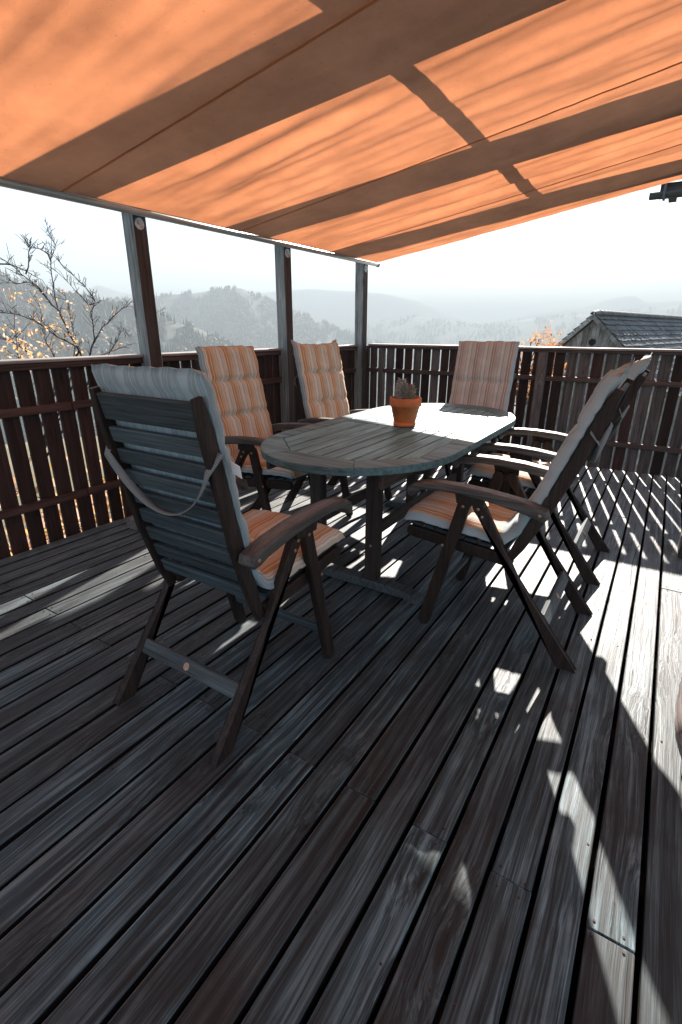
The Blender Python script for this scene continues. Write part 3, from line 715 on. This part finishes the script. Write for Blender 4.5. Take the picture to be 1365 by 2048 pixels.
def make_cushion(label, loc, rz, rec, seed, ears=0.0, over=.05, tagged=None, strap_drop=.205, pinch=(.30, .60), cloth='cloth', grey=1.0, edge=1):
    # centre line in (y, z): from the top of the back down to the seat and over its front
    top_s = .755 + over
    path = []
    for k in range(41):
        s = top_s - (top_s-.13)*k/40
        p = back_pt(min(s, .755), rec)
        if s > .755:
            d = (back_pt(.755, rec)-back_pt(.70, rec)).normalized(); p = p + d*(s-.755)
        a = back_pt(min(s, .74)-.02, rec); b = back_pt(min(s, .74), rec); d = (b-a).normalized(); nn = Vector((d.y, -d.x))
        path.append(p + nn*.027)
    e = path[-1]; seat = []
    for k in range(1, 27):
        q = k/26; y = e.x + .012 + (.755-e.x-.012)*q
        z = .452 + (y-.30)*.075 + max(0, .03-(y-e.x))*.8 - max(0, y-.715)**2*9
        seat.append(Vector((y, z)))
    # soften the corner
    path = path + seat
    for _ in range(4):
        path = [path[0]] + [(path[i-1]+path[i]*2+path[i+1])/4 for i in range(1, len(path)-1)] + [path[-1]]
    nv = len(path); lens = [0]
    for i in range(1, nv): lens.append(lens[-1] + (path[i]-path[i-1]).length)
    tot = lens[-1]; backlen = lens[40]
    pins = [backlen*p for p in pinch] + [backlen*.93] + [backlen + (tot-backlen)*.52]
    nu = 30; W = .236
    verts_f, verts_b = [], []
    for i in range(nv):
        a = path[max(0, i-1)]; b = path[min(nv-1, i+1)]; d = (b-a).normalized(); nn = Vector((-d.y, d.x))
        if nn.x < -.2 and i < 38: nn = -nn
        if i >= 38 and nn.y < 0: nn = -nn
        if i < 44 and nn.x < 0 and nn.y < .5: nn = -nn
        v = lens[i]
        endf = min(1, v/.022, (tot-v)/.03); endf = math.sqrt(max(0, endf))
        for j in range(nu+1):
            u = -1+2*j/nu; au = abs(u)
            side = max(0, 1-au**9)**.5
            th = .046*side*endf*(.82+.18*(1-au*au))
            for pv in pins:
                th *= 1 - .62*math.exp(-((v-pv)/.013)**2)*(1-.55*max(0, au-.55)/.45)
            wr = fbm(u*2.2+seed, v*9+seed, 0, 3)*.006*side*endf + fbm(u*7+seed, v*26, 4, 2)*.0022*side
            th = th + wr
            wx = W*(1 + .018*fbm(v*11+seed, u*2, 1, 3)) 
            x = u*wx
            ruf = 0
            if au > .93: ruf = .004*math.sin(v*60+seed*3+u*2+4*fbm(v*9,seed,u,2))*(.4+fbm(v*7,u,seed+3,2))+.005*fbm(v*40, u, seed, 2)
            if i < 3: ruf += (.008*math.sin(u*17+seed)+.006*fbm(u*5, seed, 0, 3))*(1-i/3)
            ear = ears*(max(0, au-.66)/.34)**1.3*max(0, 1-v/.10) + .007*fbm(u*2.1+seed*3, 1.7, 0, 2)*max(0, 1-v/.07)
            flop = -.006*max(0, 1-v/.06)
            c = path[i]
            q = c + nn*(th+.004+ruf+flop) - d*ear
            verts_f.append((x, q.x, q.y))
            bth = .012*side*endf*(1 if i < 40 else .2)*(1.0 if v < over+.0 else .25)
            q2 = c - nn*(bth-ruf*.9) - d*ear
            verts_b.append((x, q2.x, q2.y))
    n1_ = nu+1; nb = len(verts_f); faces = []; mi = []
    for i in range(nv-1):
        for j in range(nu):
            a = i*n1_+j
            faces.append((a, a+1, a+n1_+1, a+n1_)); mi.append(0 if (1 <= j < nu-1 or (i > 44 and not edge)) and (i > 42 or abs(-1+2*(j+.5)/nu) < grey) else 1)
            faces.append((nb+a, nb+a+n1_, nb+a+n1_+1, nb+a+1)); mi.append(1)
    for i in range(nv-1):
        e_ = edge if i > 44 else 1
        a = i*n1_; faces.append((a, a+n1_, nb+a+n1_, nb+a)); mi.append(e_)
        a = i*n1_+nu; faces.append((a, nb+a, nb+a+n1_, a+n1_)); mi.append(e_)
    for j in range(nu):
        faces.append((j, nb+j, nb+j+1, j+1)); mi.append(1)
        a = (nv-1)*n1_+j; faces.append((a, a+1, nb+a+1, nb+a)); mi.append(edge)
    me = mesh_from(verts_f+verts_b, faces, True)
    me.materials.append(M[cloth]); me.materials.append(M['cloth_back'])
    for p, k in zip(me.polygons, mi): p.material_index = k
    uvl = me.uv_layers.new(name='UVMap')
    for lp in me.loops:
        vi = lp.vertex_index % nb; uvl.data[lp.index].uv = ((vi % n1_)/nu*2*W, lens[vi//n1_])
    bm = bmesh.new(); bm.from_mesh(me); bmesh.ops.recalc_face_normals(bm, faces=bm.faces); bm.to_mesh(me); bm.free()
    o = obj('seat_cushion', me, None, None, loc, (0, 0, rz)); tag(o, label, 'cushion', 'striped chair cushions')
    # hanging elastic strap behind the back
    sA = .60; pts = []
    for k in range(25):
        q = -1+2*k/24; zz = strap_drop*(1-q*q)**.85
        b = back_pt(sA-zz, rec); d = (back_pt(.7, rec)-back_pt(.5, rec)).normalized(); nn = Vector((d.y, -d.x))
        out = -.030-.012*(1-q*q)
        if abs(q) > .97: out = .012
        pts.append(Vector((q*.236, b.x+nn.x*out, b.y+nn.y*out)))
    verts, faces = [], []; ww = .0125; uvs = []
    acc = 0
    for k, p in enumerate(pts):
        tdir = (pts[min(k+1, 24)]-pts[max(k-1, 0)]).normalized(); bn = Vector((0, -1, .2)).normalized()
        roll = 1.35*(1-abs(-1+2*k/24)**2)
        wd = (tdir.cross(bn)).normalized(); wd = (wd*math.cos(roll) + bn*math.sin(roll)).normalized(); th_ = tdir.cross(wd).normalized()*.001
        if k: acc += (p-pts[k-1]).length
        verts += [p-wd*ww-th_, p+wd*ww-th_, p+wd*ww+th_, p-wd*ww+th_]; uvs += [(0, acc), (1, acc), (1, acc), (0, acc)]
    for k in range(24):
        a = k*4
        for c in range(4): faces.append((a+c, a+(c+1) % 4, a+4+(c+1) % 4, a+4+c))
    sm = mesh_from(verts, faces, True); ul = sm.uv_layers.new(name='UVMap')
    for lp in sm.loops: ul.data[lp.index].uv = uvs[lp.vertex_index]
    obj('strap', sm, M['strap'], o)
    if tagged:
        b = back_pt(tagged[1], rec)
        tg = obj('care_tag', box_me(.045, .0016, .038, .0004), M['white'], o, (tagged[0], b.x+.03, b.y)); tg.rotation_euler = (R(12), R(8), R(-14))
    return o

chairs = [
    # label, location of the rear feet, facing, extra lean, cushion label, options
    ('folding wooden armchair nearest the camera, its slatted back turned to us', (-1.185, .775, 0), 0, 0.0,
     'striped cushion on the nearest chair, its grey top over the slatted back', dict(seed=1.0, over=.062, edge=0, tagged=(.262, .555))),
    ('folding wooden armchair seen from the side, nearest on the right of the table', (-.095, 2.08, 0), R(90), R(8.5),
     'striped cushion on the near right chair, pale folded corners at its top', dict(seed=2.3, ears=.045, over=.03, strap_drop=.14, grey=0.0)),
    ('folding wooden armchair on the right, half hidden behind the near one', (-.10, 2.905, 0), R(90), R(13),
     'striped cushion on the farther right chair, sunlit white folded top', dict(seed=3.9, ears=.045, over=.04, grey=0.0)),
    ('folding wooden armchair on the left of the table, behind the nearest chair', (-2.385, 2.30, 0), R(-90), R(1),
     'orange striped cushion with two cross seams on the near left chair', dict(seed=5.2, over=.06)),
    ('folding wooden armchair on the left, in front of the middle post', (-2.30, 3.145, 0), R(-98), R(1),
     'orange striped cushion with flared top corners before the middle post', dict(seed=6.8, over=.06, ears=.03)),
    ('folding wooden armchair at the far end of the table facing the camera', (-1.215, 4.14, 0), R(180), R(2),
     'pale beige striped cushion facing the camera at the far table end', dict(seed=8.1, over=.075, pinch=(.44, .80), cloth='cloth_backlit')),
]
for lab, loc, rz, rec, clab, kw in chairs:
    make_chair(lab, loc, rz, rec); make_cushion(clab, loc, rz, rec, **kw)

# ------------------------------------------------------------------ pot with cacti
pot = empty('potted_cactus', (-1.205, 2.575, TZ)); pot.scale = (.93, .93, .95); tag(pot, 'terracotta pot of small cacti with a red flower on the table', 'potted plant')
obj('pot', lathe_me([(.0, .003), (.054, .003), (.062, .014), (.087, .118), (.094, .120), (.0965, .124), (.0965, .163), (.094, .168), (.088, .168), (.086, .162), (.082, .148), (.0, .148)], 48, True, False, False), M['terracotta'], pot)
obj('saucer', lathe_me([(.0, .0), (.058, .0), (.068, .006), (.0695, .024), (.066, .026), (.0, .02)], 48, True, False, False), M['terracotta'], pot)
obj('soil', lathe_me([(.0, .151), (.04, .154), (.083, .150), (.083, .146), (.0, .146)], 24, True, False, False), M['soil'], pot)
rnd = random.Random(5)
def cactus(cx, cy, r, h, mat, ribs, nsp, sl):
    prof = [(r*.75, 0), (r, h*.25), (r*1.02, h*.55), (r*.85, h*.8), (r*.5, h*.95), (r*.12, h)]
    n = 36; verts, faces = [], []
    for q, z in prof:
        for k in range(n):
            rr = q*(1+.10*math.cos(ribs*2*math.pi*k/n)); verts.append((rr*math.cos(2*math.pi*k/n), rr*math.sin(2*math.pi*k/n), z))
    for i in range(len(prof)-1):
        for k in range(n): faces.append((i*n+k, i*n+(k+1) % n, (i+1)*n+(k+1) % n, (i+1)*n+k))
    faces.append(tuple((len(prof)-1)*n+k for k in range(n)))
    c = obj('cactus_stem', mesh_from(verts, faces, True), mat, pot, (cx, cy, .150))
    v, f = [], []
    for _ in range(nsp):
        a = rnd.uniform(0, 6.283); t = rnd.uniform(.1, 1); rr = r*(1.05 if t < .7 else 1.05-(t-.7)*2.2)
        p = Vector((rr*math.cos(a), rr*math.sin(a), h*t)); d = Vector((math.cos(a)+rnd.uniform(-.6, .6), math.sin(a)+rnd.uniform(-.6, .6), rnd.uniform(-.2, 1.0))).normalized()
        tube_data([p, p+d*rnd.uniform(.5, 1)*sl], [.0010, .0004], 3, v, f, False)
    s = obj('spines', mesh_from(v, f), M['spine'], c); s['kind'] = 'stuff'
    return c
cactus(-.030, .0, .021, .120, M['cactus_grey'], 13, 420, .026)
cactus(-.006, -.022, .016, .105, M['cactus_grey'], 12, 300, .024)
cactus(.032, .004, .018, .088, M['cactus_green'], 9, 200, .020)
cactus(.046, -.020, .016, .06, M['cactus_green'], 9, 110, .010)
cactus(-.058, .01, .014, .045, M['cactus_green'], 9, 110, .020)
v, f = [], []
for k in range(9):
    a = k*.698; b = len(v); c0 = Vector((.034, .0, .235))
    d = Vector((math.cos(a), math.sin(a), .9)); w = Vector((-math.sin(a), math.cos(a), 0))*.004
    v += [c0, c0+d*.008+w, c0+d*.014, c0+d*.008-w]; f.append((b, b+1, b+2, b+3))
obj('flower', mesh_from(v, f), M['flower'], pot)

# ------------------------------------------------------------------ things at the right edge of the deck
lg = bmesh.new(); n = 14; prev = None; rings = []
for k in range(22):
    q = k/21; yy = 1.50+.90*q; rx = .135*(1-.25*q)*(.82+.18*min(1, (q+.02)*9))*min(1, (1.03-q)*8); rz_ = .12*(1-.2*q)
    ring = []
    for j in range(n):
        a = 2*math.pi*j/n; rr = 1+.10*fbm(math.cos(a)*1.5, yy*3, math.sin(a)*1.5, 3)
        ring.append(lg.verts.new((.392+.03*math.sin(yy*3)+rx*rr*math.cos(a), yy, max(.0, .105+rz_*rr*math.sin(a)))))
    rings.append(ring)
for a, b in zip(rings, rings[1:]):
    for j in range(n): lg.faces.new((a[j], b[j], b[(j+1) % n], a[(j+1) % n]))
lg.faces.new(rings[0][::-1]); lg.faces.new(rings[-1])
o = obj('log', bm_mesh(lg, True), M['log']); tag(o, 'pale weathered log lying on the deck at the right edge', 'log')
pl = empty('planter_box', (.388, 3.36, 0)); tag(pl, 'dark wooden planter box at the right edge near the far fence', 'planter')
for dx, dy, sx, sy in ((-.118, 0, .022, .24), (.118, 0, .022, .24), (0, -.118, .214, .022), (0, .118, .214, .022)):
    for r_ in range(3): box('board', dx-sx/2, dx+sx/2, dy-sy/2, dy+sy/2, .012+.10*r_, .106+.10*r_, M['tb_leg'], pl, .003)
box('soil', -.105, .105, -.105, .105, .02, .27, M['soil'], pl, .0)

# ------------------------------------------------------------------ barn beyond the far fence
barn = empty('barn', (-2.35, 20, ground_z(20))); tag(barn, 'grey wooden barn with tiled gable roof beyond the far fence', 'barn')
BA = 1.25 + 20*.0288/1.187 - ground_z(20); brot = R(-13)
# local axes: gable plane at y=0 facing the deck, ridge runs back along +y
bw, bl, pitch = 2.5, 14.0, math.tan(R(43)); eave = BA - bw*pitch
barn.rotation_euler = (0, 0, brot)
nb_ = 26; rnd = random.Random(8)
for k in range(nb_):
    x0 = -bw+.12 + (2*bw-.24)*k/nb_; x1 = -bw+.12 + (2*bw-.24)*(k+1)/nb_ - .012
    zt = lambda x: BA - abs(x)*pitch - .12
    hole = 0
    pts = [(x0, .0), (x1, .0), (x1, zt(x1)), (x0, zt(x0))]
    if x0 < 0 < x1: pts = [(x0, .0), (x1, .0), (x1, zt(x1)), (0, zt(0)), (x0, zt(x0))]
    d = rnd.uniform(0, .02)
    vv = [(p[0], -d, p[1]) for p in pts]+[(p[0], .03, p[1]) for p in pts]; m_ = len(pts)
    ff = [tuple(range(m_)), tuple(range(2*m_-1, m_-1, -1))]+[(i, m_+i, m_+(i+1) % m_, (i+1) % m_) for i in range(m_)]
    obj('gable_board', mesh_from(vv, ff), M['barn'], barn)
hol = obj('owl_hole', lathe_me([(.0, 0), (.115, 0), (.115, .03), (.0, .03)], 24, False, False, False), M['black'], barn, (0, -.026, BA-.88), (R(90), 0, 0))
for s in (-1, 1): box('side_wall', s*(bw-.12)-.04, s*(bw-.12)+.04, .05, bl, 0, eave-.02, M['barn'], barn, .01)
box('rear_wall', -bw+.2, bw-.2, bl-.08, bl, 0, eave-.05, M['barn'], barn, .01)
th = math.atan(pitch); slope = bw/math.cos(th)
for s in (-1, 1):
    rf = empty('roof_slope', (0, 0, BA), 0, barn)
    nrow = 15; step = (slope+.3)/nrow
    for r_ in range(nrow):
        v, f = [], []; a0 = r_*step; a1 = a0+step*1.12; yy = -.30
        while yy < bl+.3:
            w = .178; j0 = rnd.uniform(-.02, .02); lift = rnd.uniform(0, .022)
            b = len(v)
            for (aa, zz) in ((a0, .018), (a1+j0, .05+lift)):
                for yk in (yy+.004, yy+w-.004):
                    for t_ in (0, .018):
                        xx = s*(aa*math.cos(th) + (zz+t_)*math.sin(th)); zc = -aa*math.sin(th) + (zz+t_)*math.cos(th)
                        v.append((xx, yk, zc))
            f += [(b+1, b+3, b+7, b+5), (b, b+4, b+6, b+2), (b+4, b+5, b+7, b+6), (b, b+1, b+5, b+4), (b+2, b+6, b+7, b+3), (b, b+2, b+3, b+1)]
            yy += w
        obj('tile_course', mesh_from(v, f), M['tile'], rf)
    bgd = obj('verge_board', prism_me([(-.34, -.10), (-.31, -.10), (-.31, .02), (-.34, .02)], 0, slope+.25, .004), M['barn'], rf); bgd.rotation_euler = (0, th if s > 0 else math.pi-th, 0)
    if s < 0: bgd.scale = (1, 1, -1)
for k in range(41):
    v, f = [], []; y0 = -.34+k*.36
    n_ = 8
    for yk, rr in ((y0, .09), (y0+.40, .15)):
        for t_ in range(n_+1):
            a = math.pi*t_/n_; v.append((rr*1.25*math.cos(a), yk, rr*math.sin(a)-.01)); v.append((rr*1.0*math.cos(a), yk, rr*.8*math.sin(a)-.02))
    for t_ in range(n_):
        a = t_*2; b = (n_+1)*2+t_*2
        f += [(a, a+2, b+2, b), (a+1, b+1, b+3, a+3), (a, a+1, a+3, a+2), (b, b+2, b+3, b+1)]
    obj('ridge_tile', mesh_from(v, f), M['tile'], barn, (0, 0, BA+.03))

# ------------------------------------------------------------------ neighbour house, only its eave reaches into view
ho = empty('house', (2.9, 11.6, -3.6)); tag(ho, 'house at the right edge, only its dark eave and gutter in view', 'house')
gz = 2.955+3.6; hx = -.56-2.9
box('wall', -1.7, 3.0, -1.9, 3.4, 0, gz+.1, M['render_wall'], ho, .01)
v, f = [], []
for i in range(2):
    for t_ in range(11):
        a = math.pi + math.pi*t_/10; v.append((hx-.09+i*6.4, -2.62+.075*math.cos(a), gz+.06+.075*math.sin(a))); v.append((hx-.09+i*6.4, -2.62+.066*math.cos(a), gz+.06+.066*math.sin(a)))
for t_ in range(10):
    a = t_*2; b = 22+t_*2; f += [(a, b, b+2, a+2), (a+1, a+3, b+3, b+1), (a, a+2, a+3, a+1)]
f += [tuple(range(0, 22, 2))]
obj('gutter', mesh_from(v, f), M['gutter'], ho)
box('gutter_bracket', hx+.07, hx+.10, -2.70, -2.5, gz-.02, gz+.20, M['gutter'], ho, .003)
box('fascia', hx+.02, hx+6.3, -2.535, -2.51, gz+.0, gz+.19, M['rail_x'], ho, .003)
for k in range(9): box('rafter_tail', hx+.12+.7*k, hx+.22+.7*k, -2.50, -1.9, gz+.06, gz+.19, M['tb_bar'], ho, .004)
sl = obj('roof', prism_me([(-2.62, gz+.19), (-2.62, gz+.25), (3.4, gz+3.6), (3.4, gz+3.54)], hx, hx+6.5, .01), M['tile'], ho)

# ------------------------------------------------------------------ trees and shrubs
def leaves_at(v, f, p, n, spread, size, rnd):
    for _ in range(n):
        c = p + Vector((rnd.gauss(0, spread), rnd.gauss(0, spread), rnd.gauss(0, spread)))
        a = Vector((rnd.uniform(-1, 1), rnd.uniform(-1, 1), rnd.uniform(-1, 1))).normalized(); b = a.orthogonal().normalized(); s = size*rnd.uniform(.6, 1.3)
        k = len(v); v += [c-a*s, c-b*s*.5+a*s*.1, c+a*s, c+b*s*.5+a*s*.1]; f.append((k, k+1, k+2, k+3))
rnd = random.Random(21)
tree = empty('autumn_tree', (-4.95, 2.35, -3.6)); tag(tree, 'nearly bare tree with yellow leaves behind the left fence', 'tree')
TX, TY, TZ0 = -4.95, 2.35, -3.6
org = Vector((TX, TY, TZ0))
bv, bf = [], []
trunk_top = Vector((-4.95, 2.36, .2))
v, f = tube_data([Vector((0, 0, 0)), Vector((.05, -.03, 1.2)), Vector((-.03, .02, 2.6)), trunk_top-org], [.13, .10, .075, .055], 10); obj('trunk', mesh_from(v, f, True), M['bark'], tree)
limbs = [  # traced limb lines: pixel x, y in the frame and how far left of the camera they stand
    [(165, 716, -4.9), (150, 685, -4.85), (135, 655, -4.8), (117, 620, -4.8), (90, 590, -4.75), (62, 562, -4.7), (30, 535, -4.65), (0, 515, -4.6), (-40, 495, -4.5)],
    [(117, 620, -4.8), (110, 590, -4.9), (103, 545, -5.0), (102, 525, -5.0), (108, 505, -5.05), (112, 490, -5.1), (104, 475, -5.1), (96, 463, -5.1)],
    [(103, 525, -5.0), (96, 508, -5.0), (80, 498, -4.95), (62, 496, -4.9), (54, 484, -4.9)],
    [(180, 712, -4.95), (190, 680, -5.0), (205, 655, -5.1), (225, 635, -5.15), (245, 617, -5.2), (258, 612, -5.25), (330, 628, -5.5)],
    [(190, 680, -5.0), (187, 650, -4.95), (182, 625, -4.9), (192, 605, -4.9), (180, 585, -4.9), (160, 563, -4.9), (135, 542, -4.9), (113, 516, -4.9)],
    [(192, 605, -4.9), (178, 610, -4.9), (160, 590, -4.95), (140, 568, -5.0), (106, 536, -5.05)],
    [(160, 700, -4.9), (130, 680, -4.8), (100, 662, -4.7), (72, 642, -4.65), (40, 630, -4.6), (0, 625, -4.55), (-40, 618, -4.5)],
    [(90, 590, -4.75), (60, 564, -4.8), (35, 568, -4.8), (12, 566, -4.8)],
    [(52, 548, -4.7), (58, 520, -4.75), (60, 498, -4.8), (52, 480, -4.8)],
    [(0, 528, -4.7), (25, 530, -4.7), (50, 540, -4.7), (85, 560, -4.75), (110, 600, -4.8)],
    [(200, 712, -5.0), (222, 702, -5.1), (240, 695, -5.15), (262, 690, -5.2)],
    [(222, 702, -5.1), (236, 678, -5.1), (245, 655, -5.1), (258, 672, -5.1)],
    [(150, 700, -4.9), (147, 660, -4.9), (140, 625, -4.9), (130, 590, -4.9)],
    [(70, 715, -4.5), (50, 700, -4.5), (25, 685, -4.5), (0, 672, -4.5)],
    [(110, 718, -4.6), (95, 690, -4.6), (84, 655, -4.6), (80, 610, -4.6)],
    [(40, 725, -4.4), (34, 690, -4.4), (28, 650, -4.4)],
]
lv, lf = [], []
def jitterline(pts, amt):
    out = []
    for a, b in zip(pts, pts[1:]):
        out.append(a); m = a.lerp(b, .5); L_ = (b-a).length
        out.append(m + Vector((rnd.uniform(-1, 1), rnd.uniform(-1, 1), rnd.uniform(-1, 1)))*amt*L_)
    return out+[pts[-1]]
for li, lm in enumerate(limbs):
    pts = [at_x(*q) - org for q in lm]
    if lm[0][1] > 690: pts = [trunk_top-org + Vector((rnd.uniform(-.1, .1), rnd.uniform(-.1, .1), -.2*rnd.random()))] + pts
    pts = jitterline(pts, .06); n = len(pts)
    r0 = .0115 if lm[0][1] > 690 else .0065
    if li > 10: r0 *= .5
    rad = [max(.0024, r0*(1-.82*k/(n-1))) for k in range(n)]
    v, f = tube_data(pts, rad, 6)
    for k in range(2, n):
        # side twigs and buds
        for _ in range(3 if r0 < .02 else 2):
            p = pts[k-1].lerp(pts[k], rnd.random()); d = (pts[k]-pts[k-1]).normalized()
            q = (d*.7 + Vector((rnd.uniform(-1, 1), rnd.uniform(-1, 1), rnd.uniform(-.3, 1.0)))*.8).normalized()*rnd.uniform(.03, .16)
            tube_data([p, p+q*.55+Vector((0, 0, rnd.uniform(-.01, .02))), p+q], [.0024, .002, .0016], 4, v, f, False)
            if rnd.random() < .5: tube_data([p+q*.6, p+q*.6+Vector((rnd.uniform(-.04, .04), rnd.uniform(-.04, .04), rnd.uniform(0, .05)))], [.0026, .002], 4, v, f, False)
            scr_low = (p+org).z
            if scr_low < 1.42 and rnd.random() < .05: leaves_at(lv, lf, p+q*.8, rnd.randint(2, 5), .03, .018, rnd)
    obj('branch', mesh_from(v, f, True), M['bark'], tree)
for (px, py, X, n, sp) in [(20, 590, -4.7, 26, .035), (28, 592, -4.7, 16, .03), (78, 600, -4.7, 40, .045), (75, 628, -4.7, 30, .05), (97, 655, -4.7, 30, .05), (128, 590, -4.9, 8, .03), (183, 618, -4.9, 8, .03), (125, 630, -4.8, 30, .04), (132, 655, -4.8, 45, .05), (140, 680, -4.8, 45, .05), (146, 692, -4.8, 30, .05), (117, 697, -4.75, 26, .035), (25, 660, -4.5, 45, .06), (30, 690, -4.5, 45, .06), (40, 705, -4.4, 50, .05), (70, 670, -4.6, 50, .06), (70, 700, -4.6, 60, .06), (5, 680, -4.4, 40, .06), (8, 712, -4.4, 50, .06), (95, 712, -4.6, 25, .05), (58, 664, -4.6, 22, .05), (46, 716, -4.4, 40, .06)]:
    leaves_at(lv, lf, at_x(px, py, X)-org, int(n*.45), sp, .017, rnd)
lo = obj('foliage', mesh_from(lv, lf), M['leaf_yellow'], tree); lo['kind'] = 'stuff'

def shrub(name, label, loc, rx, hgt, n, mat, seed, size=.05, z0=0):
    rnd = random.Random(seed); t = empty(name, loc); tag(t, label, 'shrub', 'shrubs below the deck')
    v, f = [], []
    tips = []
    for k in range(16):
        a = rnd.uniform(0, 6.283); r_ = rx*rnd.uniform(.3, 1); p1 = Vector((r_*math.cos(a), r_*math.sin(a), hgt*rnd.uniform(.6, 1)))
        m_ = Vector((p1.x*.35, p1.y*.35, p1.z*.55)); tube_data([Vector((p1.x*.05, p1.y*.05, 0)), m_, p1], [.025, .016, .005], 5, v, f, False)
        for q in range(7):
            b = m_.lerp(p1, rnd.random()); e = b+Vector((rnd.uniform(-.4, .4), rnd.uniform(-.4, .4), rnd.uniform(0, .4))); tube_data([b, e], [.006, .003], 4, v, f, False); tips.append(e)
        tips.append(p1)
    obj('stems', mesh_from(v, f, True), M['bark'], t)
    v, f = [], []
    per = n//len(tips)+1
    for p in tips: leaves_at(v, f, p, per, .15, size, rnd)
    o = obj('foliage', mesh_from(v, f), mat, t); o['kind'] = 'stuff'
shrub('shrub', 'yellow and grey leafy shrub showing through the left fence gaps, nearest', (-4.5, .9, -3.6), .9, 3.3, 4200, M['leaf_mixed'], 1)
shrub('shrub', 'orange leafy shrub showing through the left fence gaps, second from left', (-4.6, 2.3, -3.6), 1.0, 3.5, 4200, M['leaf_yellow'], 2)
shrub('shrub', 'pale leafy shrub showing through the fence gaps behind the near left chair', (-4.9, 3.9, -3.6), 1.0, 3.1, 3600, M['leaf_mixed'], 3)
t2 = empty('autumn_tree', (-4.2, 18.0, ground_z(18))); tag(t2, 'tree with orange leaves beside the barn gable', 'tree')
v, f = tube_data([(0, 0, 0), (.1, .05, 2.0), (.0, .1, 4.0)], [.14, .10, .05], 8); rnd = random.Random(31); tips = []
obj('trunk', mesh_from(v, f, True), M['bark'], t2)
v, f = [], []
top0 = 1.25 - ground_z(18)
for k in range(34):
    a = rnd.uniform(0, 6.283); q = rnd.uniform(.4, 1.5); e = Vector((q*math.cos(a), q*math.sin(a), top0 - .75 + rnd.uniform(-1.5, .45) + .35*q*math.cos(a-.2)))
    tube_data([Vector((.05, .05, rnd.uniform(2, 4))), e*.6+Vector((0, 0, e.z*.38)), e], [.03, .018, .006], 5, v, f, False); tips.append(e)
obj('limbs', mesh_from(v, f, True), M['bark'], t2)
v, f = [], []
for p in tips: leaves_at(v, f, p, 45, .16, .06, rnd)
o = obj('foliage', mesh_from(v, f), M['leaf_orange'], t2); o['kind'] = 'stuff'

# ------------------------------------------------------------------ haze
hz, hnt, hb = newmat('haze_air'); hnt.nodes.remove(hb)
pv = N(hnt, 'ShaderNodeVolumePrincipled'); pv.inputs['Density'].default_value = .00105; pv.inputs['Color'].default_value = (.39, .44, .47, 1); pv.inputs['Anisotropy'].default_value = 0
L(hnt, pv.outputs[0], hnt.nodes['Material Output'].inputs['Volume'])
o = obj('haze', box_me(12000, 12000, 304, 0), hz, None, (0, 0, 53)); tag(o, 'pale haze filling the valley air', 'haze', kind='stuff')
